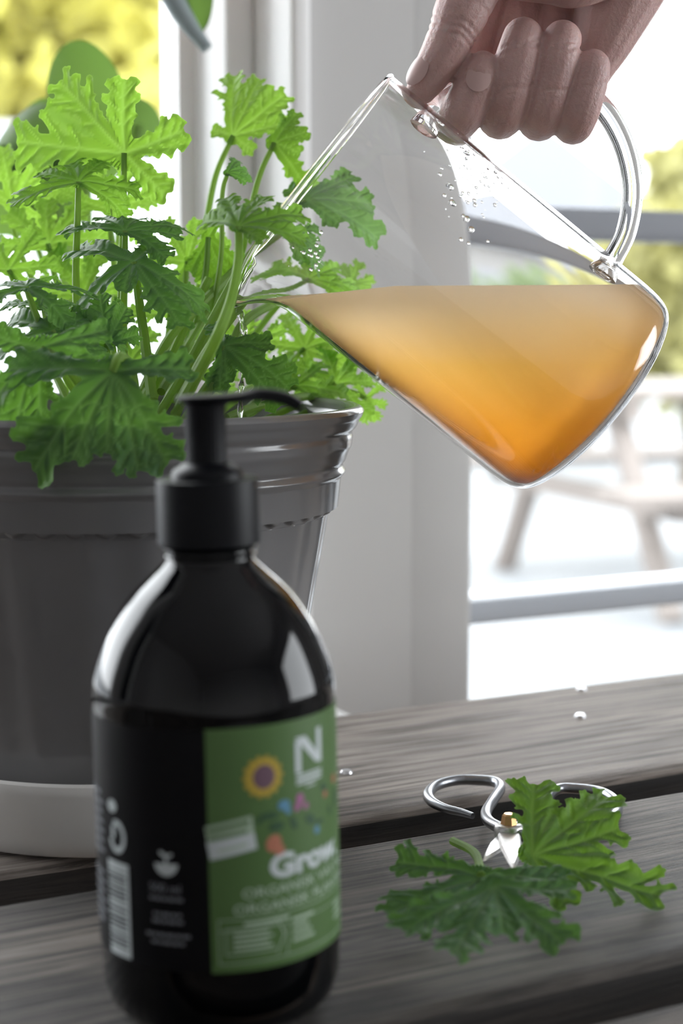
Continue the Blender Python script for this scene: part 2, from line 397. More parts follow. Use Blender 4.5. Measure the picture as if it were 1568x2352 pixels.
tree(1330, 760, 12.0, .9, .5, 'foliage2', 'green shrub seen behind the jug through the garden door', 8, .14, 2200)
tree(1640, 440, 16.0, .6, .4, 'foliage3', 'pale yellow tree right of the distant house', 9, .2, 1800)
# white garden wall beyond the left window
a = P(-300, 700, 7.0); b = P(560, 700, 8.2)
o = MB().box((float(a[0]), float(a[1])+.3, GZ), (float(b[0]), float(a[1])+.45, float(P(200, 275, 7.4)[2]))).build('garden_wall', 'wallout', smooth=False)
tag(o, 'white garden wall below the yellow trees', 'wall')
# distant house
hc = P(1215, 700, 24.0); hs = empty('distant_house', (float(hc[0]), float(hc[1]), GZ)); hs.rotation_euler.z = math.radians(-28)
MB().box((-1.5,-1.2,0), (1.5,1.2,2.1)).build('house_walls', 'house', hs, False)
V = [(-1.7,-1.4,2.05),(1.7,-1.4,2.05),(1.7,1.4,2.05),(-1.7,1.4,2.05),(0,-1.4,3.35),(0,1.4,3.35)]
mesh('roof', V, [(0,1,4),(2,3,5),(1,2,5,4),(3,0,4,5),(0,3,2,1)], 'roof', hs, False)
for sx in (-.8, .5): MB().box((sx,-1.23,.8), (sx+.5,-1.19,1.6)).build('window', 'roof', hs, False)
tag(hs, 'pale house with a slate gable roof far behind the glazed door', 'house')

# ================================================================== TABLE
T = empty('slatted_table', (0,0,FLOOR_Z)); tag(T, 'weathered grey plank table carrying the pot, the bottle and the scissors', 'table')
ZT = -FLOOR_Z
def plank(y0, y1, mt, dz=0.0, seed=0):
    rnd = random.Random(seed); nx, ny = 90, 10; x0, x1 = -.75, 1.35; th = .028
    V = []; Fc = []
    prof = []                                  # cross-section loop with rounded upper edges
    r = .006
    for k in range(5): a = math.pi-(k/4)*math.pi/2; prof.append((y0+r+r*math.cos(a), -r+r*math.sin(a)))
    for k in range(1, ny): prof.append((y0+r+(y1-y0-2*r)*k/ny, 0))
    for k in range(5): a = math.pi/2-(k/4)*math.pi/2; prof.append((y1-r+r*math.cos(a), -r+r*math.sin(a)))
    prof += [(y1, -th), (y0, -th)]
    n = len(prof); ph = rnd.random()*9
    for i in range(nx+1):
        x = x0+(x1-x0)*i/nx
        for j, (y, z) in enumerate(prof):
            e = .0016*math.sin(x*9+ph)+.0009*math.sin(x*31+ph*2) if j in (0,1,2,n-5,n-4,n-3) else 0
            V.append((x, y+e, ZT+dz+z))
    for i in range(nx):
        for j in range(n):
            j2 = (j+1) % n; Fc.append((i*n+j, (i+1)*n+j, (i+1)*n+j2, i*n+j2))
    Fc.append(tuple(range(n))); Fc.append(tuple(range(nx*n+n-1, nx*n-1, -1)))
    o = mesh('plank', V, Fc, mt, T, True)
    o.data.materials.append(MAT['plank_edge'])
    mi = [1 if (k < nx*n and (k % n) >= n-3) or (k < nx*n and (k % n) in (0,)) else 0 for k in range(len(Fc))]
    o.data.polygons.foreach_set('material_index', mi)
    return o
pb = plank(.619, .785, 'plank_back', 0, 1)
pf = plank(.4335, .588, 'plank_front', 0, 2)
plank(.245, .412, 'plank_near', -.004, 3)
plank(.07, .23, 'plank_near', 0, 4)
for (px, py, par) in ((1335, 1584, pb), (1332, 1646, pb), (795, 1775, pb)):
    q = on_z(px, py, 0.0)
    MB().lathe([(.0001,ZT+.0016),(.0022,ZT+.0014),(.0030,ZT+.0004),(.003,ZT-.002)], 14, (q[0], q[1])).build('nail', 'nail', par)
for x in (-.6, 1.2):
    MB().box((x-.02, .09, ZT-.10), (x+.02, .77, ZT-.029)).build('cross_rail', 'plank_near', T, False)
    for y in (.12, .72): MB().box((x-.03, y-.03, 0), (x+.03, y+.03, ZT-.10)).build('leg', 'plank_near', T, False)

# ================================================================== POT, SAUCER, PLANT
PD = .732
pc = on_z(258, 700+F_PX*CAM_H/ .64, 0); pcen = P(250, 930, PD); PCX, PCY = float(pcen[0]), float(pcen[1])
RIM_Z = .168; R_TOP = .1035; R_BOT = .072; POT_Z0 = .012
NS = 50
def pot_fn(th, r, z): return r, z
def base_r(z): t = (z-POT_Z0)/(RIM_Z-POT_Z0); return R_BOT+(R_TOP-.004-R_BOT)*t
def pot():
    seg, prof = 800, []
    nz = 130; V = []; Fc = []; rows = []
    zs = np.concatenate([np.linspace(POT_Z0, .1215, 36), np.linspace(.1222, .1345, 64), np.linspace(.1352, RIM_Z, 56)])
    for z in zs:
        row = []
        for k in range(seg):
            th = 2*math.pi*k/seg
            r = base_r(z)
            sc = abs(math.sin(NS*th/2)); ze = .1312 - .0052*sc**.7
            f = min(1, max(0, (z-ze+.0010)/.0020)); f = f*f*(3-2*f)
            r += .0026*f
            # mouldings on the collar
            for zc, w, h in ((.1425,.0016,.0014),(.1455,.0012,-.0008),(.1535,.0018,.0006),(.1592,.0015,-.0012)):
                r += h*math.exp(-((z-zc)/w)**2)
            if z > .134: r += .0046*((z-.134)/.034)**1.6
            if z > .1645: r += .0006*min(1, (z-.1645)/.001)
            r += .0004*math.sin(24*th)*(1 if z < .125 else .2)
            if z < POT_Z0+.003: r -= .002*(1-(z-POT_Z0)/.003)
            row.append((r*math.cos(th), r*math.sin(th), z))
        rows.append(row)
    ro = base_r(RIM_Z)+.0078
    lip = [(ro-.0008, RIM_Z+.0014), (ro-.0026, RIM_Z+.0024), (ro-.0045, RIM_Z+.0022), (ro-.0062, RIM_Z+.0006), (ro-.007, RIM_Z-.002), (ro-.011, RIM_Z-.04), (.0001, RIM_Z-.045)]
    for r, z in lip: rows.append([(r*math.cos(2*math.pi*k/seg), r*math.sin(2*math.pi*k/seg), z) for k in range(seg)])
    rows.insert(0, [(.0001*math.cos(2*math.pi*k/seg), .0001*math.sin(2*math.pi*k/seg), POT_Z0) for k in range(seg)])
    for row in rows: V += row
    for i in range(len(rows)-1):
        for k in range(seg):
            k2 = (k+1) % seg; Fc.append((i*seg+k, i*seg+k2, (i+1)*seg+k2, (i+1)*seg+k))
    return V, Fc
PLANT = empty('potted_geranium', (PCX, PCY, POT_Z0)); tag(PLANT, 'lobed scented geranium growing in a large grey glazed pot', 'potted plant')
V, Fc = pot(); V = [(v[0], v[1], v[2]-POT_Z0) for v in V]
mesh('pot', V, Fc, 'pot', PLANT)['label'] = 'grey glazed pot with a scalloped collar'
rnd = random.Random(4)
sm = MB(); 
def soil_fn(th, r, z): return r, z+.003*math.sin(th*7+r*90)*min(1, r/.03)+rnd.uniform(-.001,.001)
sm.lathe([(.0002, .146), (.02,.147), (.04,.146), (.06,.147), (.078,.146), (base_r(.15)-.004,.144)], 60, fn=soil_fn)
sm.V = [(a, b, c-POT_Z0) for a, b, c in sm.V]; sm.build('soil', 'soil', PLANT)
# saucer
sr = .0885
sp_ = smooth_prof([(.0001,.0),(.05,.0),(sr-.008,.0),(sr-.002,.003),(sr,.010),(sr+.0012,.020),(sr+.0016,.0275)], 4) + \
      [(sr+.0008,.0295),(sr-.0012,.0303),(sr-.0032,.0295),(sr-.004,.027),(sr-.006,.014),(sr-.011,.0105),(.0001,.0105)]
s_ = MB().lathe(sp_, 128).build('plant_saucer', 'saucer'); s_.location = (PCX, PCY, .0006)
tag(s_, 'pale glazed saucer under the grey plant pot', 'saucer')

# ------------------------------------------------------------------ leaves
def leaf_mesh(lobes, droop=.5, seed=0, res=.018, fold=.12, pucker=.017, teeth=True, fat=1.0):
    rnd = random.Random(seed); segs = []; axes = []
    def dirv(a): return np.array([math.cos(a), math.sin(a)])
    for (deg, L) in lobes:
        a = math.radians(deg); curve = math.radians(rnd.uniform(-10, 10))
        p = np.zeros(2); n = 4; pts = [p]
        for k in range(n):
            p = p + dirv(a+curve*(k/n))*L*.93/n; pts.append(p)
        rr = [.074, .098, .092, .078, .036]
        for k in range(n): segs.append((pts[k], pts[k+1], fat*rr[k]*(.35+.65*L), fat*rr[k+1]*(.35+.65*L))); axes.append((pts[k], pts[k+1], 1))
        for i, t in enumerate((.36, .54, .71, .86)):
            k = min(n-1, int(t/.93*n)); u = t/.93*n-k; c = pts[k]*(1-u)+pts[k+1]*u
            for s in (-1, 1):
                l_ = L*(.17, .26, .24, .15)[i]*rnd.uniform(.8, 1.2); aa = a+s*math.radians(rnd.uniform(36, 56))
                c2 = c + dirv(a)*rnd.uniform(-.03, .03)*L
                e = c2+dirv(aa)*l_
                segs.append((c2, e, fat*.052*(.3+.7*L), .036*(.4+.6*L))); axes.append((c2, e, .55))
                if teeth:
                    for q in (-1, 0, 1):
                        ta = aa+q*math.radians(48)-s*.15
                        segs.append((e, e+dirv(ta)*.048*(.5+.5*L)*rnd.uniform(.6,1.3), .022, .013))
                    ta = aa+s*1.2; h = c2+(e-c2)*.5
                    segs.append((h, h+dirv(ta)*(.075*L+.01), .022, .010))
    segs.append((np.array([-.001, 0]), np.array([.001, 0]), .13*fat, .13*fat))
    A = np.array([s[0] for s in segs]); B = np.array([s[1] for s in segs]); ra = np.array([s[2] for s in segs]); rb = np.array([s[3] for s in segs])
    lo = np.minimum(A, B).min(0)-.12; hi = np.maximum(A, B).max(0)+.12
    nx = int((hi[0]-lo[0])/res)+2; ny = int((hi[1]-lo[1])/res)+2
    gx = lo[0]+res*np.arange(nx); gy = lo[1]+res*np.arange(ny)
    rg = np.random.default_rng(seed)
    X, Y = np.meshgrid(gx, gy, indexing='ij'); Q = np.stack([X.ravel(), Y.ravel()], 1)
    def field(Q):
        f = np.full(len(Q), 9.0); K = .022
        for i in range(len(segs)):
            d = B[i]-A[i]; t = np.clip(((Q-A[i])@d)/(d@d+1e-12), 0, 1)
            g = np.linalg.norm(Q-(A[i]+t[:,None]*d), axis=1)-(ra[i]+(rb[i]-ra[i])*t)
            h = np.clip(.5+.5*(f-g)/K, 0, 1); f = f*(1-h)+g*h-K*h*(1-h)
        return f
    f = field(Q)
    outm = (f >= 0).reshape(nx, ny); reach = np.zeros_like(outm); reach[0,:] = reach[-1,:] = True; reach[:,0] = reach[:,-1] = True
    while True:                                   # close the small holes between lobes
        g = reach.copy(); g[1:] |= reach[:-1]; g[:-1] |= reach[1:]; g[:,1:] |= reach[:,:-1]; g[:,:-1] |= reach[:,1:]; g &= outm
        if (g == reach).all() or g.sum() == reach.sum(): reach = g; break
        reach = g
    f = np.where((f >= 0) & ~reach.ravel(), -.004, f)
    V2 = []; T = []; idx = {}
    inside = f < 0
    ids = -np.ones(len(Q), int); sel = np.where(inside)[0]; ids[sel] = np.arange(len(sel)); V2 = [tuple(p) for p in Q[sel]]
    ec = {}
    def cut(a, b):
        k = (a, b) if a < b else (b, a)
        if k not in ec:
            t = f[a]/(f[a]-f[b]); ec[k] = len(V2); V2.append(tuple(Q[a]+t*(Q[b]-Q[a])))
        return ec[k]
    I, J = np.meshgrid(np.arange(nx-1), np.arange(ny-1), indexing='ij'); I = I.ravel(); J = J.ravel()
    c00 = I*ny+J; c10 = (I+1)*ny+J; c01 = I*ny+J+1; c11 = (I+1)*ny+J+1
    tri = np.concatenate([np.stack([c00,c10,c11],1), np.stack([c00,c11,c01],1)])
    cnt = inside[tri].sum(1)
    T = [tuple(r) for r in ids[tri[cnt == 3]]]
    for t in tri[(cnt > 0) & (cnt < 3)]:
        poly = []
        for k in range(3):
            a, b = int(t[k]), int(t[(k+1) % 3])
            if inside[a]: poly.append(int(ids[a]))
            if inside[a] != inside[b]: poly.append(cut(a, b))
        for k in range(1, len(poly)-1): T.append((poly[0], poly[k], poly[k+1]))
    Q = np.array(V2)
    dv = np.full(len(Q), 9.0); dm = np.full(len(Q), 9.0)
    for (a, b, w) in axes:
        d = b-a; t = np.clip(((Q-a)@d)/(d@d+1e-12), 0, 1); g = np.linalg.norm(Q-(a+t[:,None]*d), axis=1)
        dv = np.minimum(dv, g/w if w < 1 else g)
        if w == 1: dm = np.minimum(dm, g)
    fv = np.zeros(len(Q)); fv[:len(sel)] = np.maximum(0, -f[sel])
    vein = np.maximum(np.exp(-(dv/.013)**2)*.9, .75*np.exp(-(fv/.007)**2))
    r = np.linalg.norm(Q, axis=1)+1e-9; th = np.arctan2(Q[:,1], Q[:,0])
    z = pucker*(1-np.exp(-(dv/.035)**2)) + fold*dm
    ph = seed*1.37
    z += .030*np.sin(3*th+ph)*np.minimum(r, 1) + .018*np.sin(Q[:,0]*9+ph)*np.cos(Q[:,1]*8-ph)
    z += .045*np.sin(5*th+ph*2)*np.minimum(r, 1)**2 + .016*np.sin(23*th+ph)*np.clip(dm/.15, 0, 1)
    k = np.maximum(abs(droop), 1e-3)*(1+.35*np.sin(2*th+ph))
    s = np.sin(k*r)/(k*r); zz = -(1-np.cos(k*r))/k*np.sign(droop)
    return np.stack([Q[:,0]*s, Q[:,1]*s, zz+z], 1), T, vein
STD = [(0,1),(46,.92),(-46,.92),(96,.72),(-96,.72)]
def frame(m_, n_):
    m_ = cv(*m_); n_ = cv(*n_); m_ = m_/np.linalg.norm(m_)
    n_ = n_-m_*np.dot(m_, n_); n_ /= np.linalg.norm(n_); return m_, np.cross(n_, m_), n_
def put_leaf(base, axes, size, lobes, mt, parent, droop=.5, seed=0, res=.018, name='leaf', fold=.12, fat=1.0, origin=None):
    V, T, vein = leaf_mesh(lobes, droop, seed, res, fold, fat=fat)
    mx, my, mz = axes
    Wd = base + size*(V[:,0:1]*mx + V[:,1:2]*my + V[:,2:3]*mz)
    og = np.array(origin if origin is not None else (0,0,0))
    o = mesh(name, Wd-og, T, mt, parent)
    at = o.data.attributes.new('vein', 'FLOAT', 'POINT'); at.data.foreach_set('value', vein.astype(np.float32))
    return o
POG = (PCX, PCY, POT_Z0)
def ger(bx, by, d, size, lobes, tilt=(0,0), mt='leaf', droop=.45, seed=0, pet=None, prad=.0019, res=.018, fold=.12, fat=1.0):
    """lobes: (angle seen from the lens, length in px). tilt leans the blade: (about vertical, about horizontal) in degrees"""
    base = P(bx, by, d); ax, ay = math.radians(tilt[0]), math.radians(tilt[1])
    # plane facing the lens, leaned
    mx = np.array([math.cos(ax), 0, math.sin(ax)]); nn = np.array([-math.sin(ax)*math.cos(ay), math.sin(ay), math.cos(ax)*math.cos(ay)])
    axes = frame(tuple(mx), tuple(nn))
    ca, sa = abs(math.cos(ax)), abs(math.cos(ay))
    lb = []
    for deg, L in lobes:
        x, y = L*math.cos(math.radians(deg))/max(ca,.35), L*math.sin(math.radians(deg))/max(sa,.35)
        lb.append((math.degrees(math.atan2(y, x)), math.hypot(x, y)))
    mxl = max(l for _, l in lb); lb = [(a, l/mxl) for a, l in lb]
    o = put_leaf(base, axes, (1+.13*droop**2)*mxl*d/F_PX, lb, mt, PLANT, droop, seed, res, 'leaf', fold, fat, POG)
    if pet:
        pts = [base]
        for q in pet: pts.append(P(q[0], q[1], q[2] if len(q) > 2 else d))
        pts = [p-np.array(POG) for p in pts]; sp = spline(pts, 8); n = len(sp)
        MB().tube(sp, [prad*(.62+.4*i/n) for i in range(n)], 8).build('petiole', 'stem', o)
    return o
# --- leaves in the plane of focus
ger(285,352,.735,1,[(172,285),(130,235),(88,165),(14,150),(-45,135)],(14,-12),'leaf_bright',.25,11,[(284,450),(281,600),(278,720),(280,900,.72)],fat=1.05)
ger(180,418,.722,1,[(190,152),(152,100),(103,120),(52,100),(6,140),(-22,120)],(-10,35),'leaf',.9,12,[(178,500),(174,640),(182,760),(215,920,.72)])
ger(287,530,.712,1,[(168,158),(132,95),(75,70),(25,155),(-25,115),(8,120)],(0,48),'leaf_dark',.8,13,[(286,620),(283,740),(285,900,.70)])
ger(308,602,.700,1,[(152,190),(206,170),(250,60),(-22,165),(-48,150),(60,70)],(0,45),'leaf_dark',1.1,14,[(318,680),(332,780),(350,920,.69)],.0024)
ger(548,520,.634,1,[(152,125),(118,112),(72,105),(30,150),(2,160),(-30,70)],(14,40),'leaf',.6,15,[(547,600),(530,690),(490,790),(420,920,.70)],.0024)
ger(700,462,.775,1,[(40,130),(8,150),(-14,185),(-30,90),(140,60)],(10,30),'leaf_dark',.8,16,[(640,510),(560,600),(480,710),(370,900,.72)])
ger(535,312,.80,1,[(96,165),(66,150),(38,150),(12,125),(160,50),(-40,60)],(18,0),'leaf_bright',.5,17,[(495,405),(470,540),(450,700),(400,920,.76)],res=.024)
ger(630,328,.785,1,[(-52,150),(62,95),(20,75),(-20,60)],(10,10),'leaf',.8,18,[(592,415),(560,560),(520,700),(420,920,.76)],res=.024)
ger(522,398,.75,1,[(70,60),(35,60),(5,62),(-20,45)],(0,30),'leaf_dark',.9,19,[(510,450),(506,600),(470,780),(410,920,.73)],.0014)
ger(648,540,.772,1,[(20,90),(-8,105),(-30,110),(-50,70)],(0,40),'leaf_dark',.9,20,[(580,590),(480,690),(380,820),(320,930,.70)])
ger(515,795,.703,1,[(122,70),(-95,90),(-80,70),(10,95),(-22,165),(-38,180)],(10,25),'leaf_dark',1.0,21,[(500,840),(470,930,.70)],.0016)
# --- nearer, blurred leaves drooping over the rim
ger(258,852,.628,1,[(222,275),(245,205),(268,180),(292,225),(-52,240),(8,180),(175,250)],(0,28),'leaf_dark',.55,22,[(275,820),(300,850,.65),(310,950,.68)],.0026,fat=.95)
ger(95,800,.640,1,[(250,240),(225,230),(270,170),(20,160),(165,140),(-20,170)],(0,25),'leaf_dark',.6,23,[(130,820),(180,880,.66),(220,960,.69)],fat=.95)
ger(120,760,.665,1,[(10,180),(40,150),(150,150),(190,160),(-20,150),(95,90)],(0,50),'leaf_dark',.8,24,[(150,800),(190,880),(230,960,.69)])
ger(245,790,.675,1,[(62,110),(95,130),(130,120),(20,80),(170,120)],(-20,10),'leaf_dark',.7,25,[(250,850),(260,950,.69)])
ger(60,660,.672,1,[(10,150),(160,140),(60,80),(110,80),(-25,120),(200,120)],(0,55),'leaf_dark',.9,26,[(90,740),(150,860),(210,960,.69)])
ger(100,705,.69,1,[(25,95),(-5,110),(165,100),(90,50)],(0,45),'leaf_dark',1.0,27,[(120,780),(180,900,.69)])
ger(252,712,.70,1,[(60,40),(20,48),(-20,45),(120,40),(170,40)],(0,10),'leaf_dark',1.1,28,[(258,780),(275,920,.70)],.0014)
# --- mid and rear leaves, lit through
ger(478,545,.765,1,[(-70,120),(-95,110),(-120,90),(-40,100),(60,80)],(0,-10),'leaf',.6,29,[(470,640),(440,780),(380,930,.74)],res=.024)
ger(700,800,.81,1,STD_ := [(20,120),(-20,130),(70,110),(120,110),(170,110),(-70,100)],(10,10),'leaf_bright',.4,30,[(640,860),(560,950,.78)],res=.026)
ger(770,880,.80,1,[(10,90),(-45,110),(50,110),(100,110),(150,110),(200,100)],(-10,15),'leaf_bright',.4,31,[(700,920),(600,970,.78)],res=.026)
ger(680,885,.79,1,[(0,120),(45,100),(110,90),(160,100),(-30,90)],(0,25),'leaf_bright',.6,32,[(620,920),(560,960,.77)],res=.026)
ger(700,650,.79,1,[(35,90),(0,130),(-20,120),(100,70),(150,90)],(0,30),'leaf',.6,33,[(640,700),(560,800),(450,940,.76)],res=.026)
ger(800,660,.82,1,[(20,60),(70,70),(110,60),(160,70),(-20,60)],(0,20),'leaf_bright',.6,34,[(740,740),(620,850),(500,950,.78)],res=.028)
ger(30,470,.82,1,[(20,150),(60,150),(100,140),(-30,140),(150,140)],(0,-10),'leaf_bright',.4,35,[(40,560),(100,700),(200,930,.77)],res=.03)
ger(110,560,.80,1,[(10,150),(50,130),(95,120),(140,130),(185,140),(-35,120)],(0,10),'leaf_bright',.4,36,[(130,650),(180,800),(240,940,.77)],res=.03)
ger(250,480,.80,1,[(15,120),(60,120),(110,120),(165,130),(-40,110)],(0,-12),'leaf_bright',.4,37,[(260,600),(280,780),(300,940,.77)],res=.03)
ger(430,600,.79,1,[(30,110),(75,100),(120,110),(175,100),(-50,110),(230,90)],(0,-8),'leaf_bright',.4,38,[(420,700),(390,820),(340,940,.76)],res=.03)
ger(190,680,.79,1,[(20,150),(70,130),(120,140),(170,130),(-40,110)],(0,0),'leaf_bright',.4,39,[(210,760),(260,940,.76)],res=.03)
ger(390,720,.79,1,[(30,120),(80,110),(130,110),(180,110),(-30,110)],(0,10),'leaf_bright',.4,40,[(380,800),(340,940,.76)],res=.03)
ger(560,800,.80,1,[(30,110),(80,100),(130,110),(180,110),(-30,110)],(0,10),'leaf_bright',.4,41,[(530,860),(460,950,.77)],res=.03)
ger(300,830,.78,1,[(10,110),(60,100),(110,110),(170,110),(-20,100)],(0,20),'leaf_bright',.5,42,[(310,880),(320,950,.76)],res=.03)
ger(450,860,.78,1,[(10,100),(60,100),(110,100),(170,100),(-20,100)],(0,30),'leaf_bright',.5,43,[(440,900),(400,950,.76)],res=.03)
ger(20,620,.78,1,[(10,120),(60,120),(120,120),(170,100),(-40,110)],(0,10),'leaf_bright',.5,44,[(60,720),(160,930,.75)],res=.03)
ger(840,915,.81,1,[(-60,60),(-95,60),(-20,50),(40,60),(120,50)],(0,0),'leaf_bright',.5,45,[(790,900),(700,950,.79),(640,970,.78)],res=.03)
# main woody stems
for pts in ([(400,960,.70),(450,850,.705),(500,770,.71),(560,690,.715)], [(420,970,.72),(520,820,.735),(560,740,.75),(640,690,.78)],
            [(300,960,.72),(380,790,.73),(460,700,.745),(600,560,.785)], [(360,960,.70),(420,860,.71),(560,600,.74)],
            [(330,960,.74),(430,740,.75),(480,640,.755)], [(230,960,.72),(240,820,.74),(225,640,.76)], [(520,960,.75),(600,930,.77),(760,900,.80)]):
    MB().tube(spline([P(*q)-np.array(POG) for q in pts]), .0020, 8).build('stem', 'stem', PLANT)

# ================================================================== OTHER PLANTS BY THE WINDOW
# round-leaved plant on the sill
rp = P(150, 700, 1.03); RX, RY, RZ = float(rp[0]), .945, -.03
RP = empty('round_leaf_plant', (RX, RY, RZ)); tag(RP, 'blurred round leaved green houseplant on the sill behind the geranium', 'potted plant')
pp = [(.0001,0),(.035,0),(.040,.004),(.048,.075),(.052,.077),(.052,.092),(.047,.092),(.045,.08),(.0001,.08)]
MB().lathe(pp, 40).build('pot', 'terracotta', RP)
def disc_leaf(cx, cy, d, r, tilt, seed, e, og, mt='round_leaf'):
    c = P(cx, cy, d); ax, ay = math.radians(tilt[0]), math.radians(tilt[1])
    mx, my, mz = frame((math.cos(ax),0,math.sin(ax)), (-math.sin(ax)*math.cos(ay), math.sin(ay), math.cos(ax)*math.cos(ay)))
    V = [c]; Fc = []; N = 28; M_ = 6
    for j in range(1, M_+1):
        for k in range(N):
            th = 2*math.pi*k/N; q = j/M_; rr = r*q*(1+.05*math.sin(3*th+seed)-.10*math.exp(-((th-4.7)/.3)**2))
            V.append(c+rr*(math.cos(th)*mx+1.12*math.sin(th)*my)-r*.28*q*q*mz)
    for k in range(N): Fc.append((0, 1+k, 1+(k+1)%N))
    for j in range(M_-1):
        for k in range(N): a = 1+j*N; Fc.append((a+k, a+N+k, a+N+(k+1)%N, a+(k+1)%N))
    o = mesh('leaf', np.array(V)-og, Fc, mt, e); at = o.data.attributes.new('vein','FLOAT','POINT')
    if e is RP: MB().tube(spline([c-og, (c-og)*.5+np.array([0,0,.1]), np.array([0,0,.08])]), .0022, 7).build('petiole', 'stem', o)
    return o
ogr = np.array([RX, RY, RZ])
for (x, y, d, r, t) in ((185,205,1.0,.023,(10,-20)),(318,290,1.02,.017,(-20,10)),(60,320,1.0,.024,(20,20)),(200,330,1.04,.024,(0,20)),(110,430,.99,.024,(-10,10)),(10,440,1.0,.025,(0,0)),(120,300,1.05,.02,(0,0))):
    disc_leaf(x, y, d, r, t, x, RP, ogr)
# trailing plant hanging in front of the left window, only its tip in view
hp = P(330, -420, 1.0)
HP = empty('hanging_plant', (float(hp[0]), float(hp[1]), float(hp[2]))); tag(HP, 'hanging plant with one drooping leaf and silvery shoot at the top edge', 'hanging plant')
ogh = np.array(hp)
MB().lathe([(.0001,-.03),(.04,-.03),(.055,.0),(.065,.05),(.068,.055),(.063,.055),(.05,.01),(.0001,.005)], 40).build('hanging_pot', 'terracotta', HP)
MB().tube([(0,0,.0),(0,0,CEIL_Z-float(hp[2]))], .002, 6).build('cord', 'white', HP)
sl = spline([(0,0,.05), P(360,-300,.985)-ogh+np.array([0,-.02,.06]), P(360,-120,.985)-ogh, P(395,-10,.985)-ogh, P(440,65,.985)-ogh, P(476,112,.985)-ogh], 8)
n = len(sl); MB().tube(sl, [.0035+.0035*math.sin(math.pi*min(1,(i/n)))**2 for i in range(n)], 10).build('shoot', 'trail', HP)
def blade(p0, p1, w, e, og, mt):
    a, b = P(*p0), P(*p1); L = np.linalg.norm(b-a); u = (b-a)/L; s = np.cross(u, FWD); s /= np.linalg.norm(s); nn = np.cross(s, u)
    V = []; Fc = []; N = 16; M_ = 8
    for i in range(N+1):
        t = i/N; hw = w*math.sin(math.pi*min(.999, t*.86+.14))**.55
        for j in range(M_+1):
            q = j/M_*2-1; V.append(a+u*L*t+s*hw*q+nn*(.18*w*(1-q*q))+nn*.1*L*t*t-og)
    for i in range(N):
        for j in range(M_): k = i*(M_+1)+j; Fc.append((k, k+1, k+M_+2, k+M_+1))
    o = mesh('leaf', V, Fc, mt, e); o.data.attributes.new('vein','FLOAT','POINT'); return o
blade((420,-190,.98),(462,66,.98),.012,HP,ogh,'round_leaf')

# ================================================================== PUMP BOTTLE
BD = .534
bq = on_z(512, 2292, 0.0); BX, BY = float(bq[0]), float(bq[1])
BOT = empty('pump_bottle', (BX, BY, .0008)); tag(BOT, 'black pump bottle with a green label standing in front of the pot', 'bottle')
LEAN = math.radians(1.2)
BOT.rotation_euler = Matrix.Rotation(-LEAN, 3, Vector((FWD[0], FWD[1], 0)).normalized()).to_euler()
def bz(y, d=BD): return float(P(500, y, d)[2])         # height shown at pixel row y
s_px = BD/F_PX
R0 = 277*s_px*.985
prof = [(.0001,.002),(.020,.0015),(.028,.0),(.0315,.0006),(.0345,.004),(.0362,.010),(R0,.018),(R0,bz(1585))]
sh = [(R0, bz(1600)), (272*s_px, bz(1550)), (256*s_px, bz(1490)), (226*s_px, bz(1420)), (180*s_px, bz(1352)), (128*s_px, bz(1302)), (103*s_px, bz(1278)), (97*s_px, bz(1262)), (97*s_px, bz(1215))]
prof = prof[:-1] + smooth_prof(sh, 6)
bo = MB().lathe(prof, 96).build('bottle_body', 'bottle', BOT)
ring = MB()
for yy, rr in ((1246, 104), (1262, 103)): ring.lathe([(rr*s_px-.0012,bz(yy+7)),(rr*s_px,bz(yy+3)),(rr*s_px+.0002,bz(yy)),(rr*s_px,bz(yy-3)),(rr*s_px-.0012,bz(yy-7))], 64)
ring.build('neck_ring', 'bottle', BOT)
# collar, ribs lightly knurled
def knurl(th, r, z): return r+(.00003*math.cos(72*th) if r > .0146 else 0), z
c1, c0 = bz(1092), bz(1240)
MB().lathe([(.0125,c0),(.0148,c0),(115*s_px,c0+.0006),(115*s_px,c1-.0008),(114*s_px,c1-.0001),(112*s_px,c1),(82*s_px,c1)], 216, fn=knurl).build('collar', 'plastic', BOT)
MB().lathe([(82*s_px,c1-.0005),(80*s_px,bz(1078)),(74*s_px,bz(1070)),(62*s_px,bz(1064)),(56*s_px,bz(1058)),(45*s_px,bz(1056))], 64).build('lock_ring', 'plastic', BOT)
def ribs(th, r, z): return r+.0001*math.cos(30*th), z
MB().lathe([(44*s_px,bz(1072)),(44*s_px,bz(1055)),(45*s_px,bz(935)),(49*s_px,bz(922)),(.0001,bz(922))], 120, fn=ribs).build('pump_stem', 'plastic', BOT)
# head with the curved nozzle, pointing right as seen from the lens
hd = MB(); nd = RGT*.985+np.array([FWD[0],FWD[1],0])*.17; nd /= np.linalg.norm(nd); sd = np.array([-nd[1], nd[0], 0])
def sweep(path, ws, hs):
    V = []; Fc = []; N = 12; pts = spline(path, 6); n = len(pts)
    for i, p in enumerate(pts):
        t = i/(n-1); w = np.interp(t, np.linspace(0,1,len(ws)), ws); h = np.interp(t, np.linspace(0,1,len(hs)), hs)
        tg = pts[min(i+1,n-1)]-pts[max(i-1,0)]; tg = tg/np.linalg.norm(tg); up = np.cross(tg, sd)*1.0; 
        if up[2] < 0: up = -up
        for k in range(N):
            a = 2*math.pi*k/N; cx_, sy_ = math.cos(a), math.sin(a)
            cx_ = math.copysign(abs(cx_)**.55, cx_); sy_ = math.copysign(abs(sy_)**.55, sy_)
            V.append(p+sd*w*cx_+up*h*sy_)
    for i in range(n-1):
        for k in range(N): k2 = (k+1)%N; Fc.append((i*N+k, i*N+k2, (i+1)*N+k2, (i+1)*N+k))
    Fc.append(tuple(range(N-1,-1,-1))); Fc.append(tuple(range((n-1)*N, n*N)))
    return V, Fc
def pt(xpx, y): return nd*((xpx-476)*s_px) + np.array([0,0,bz(y)])
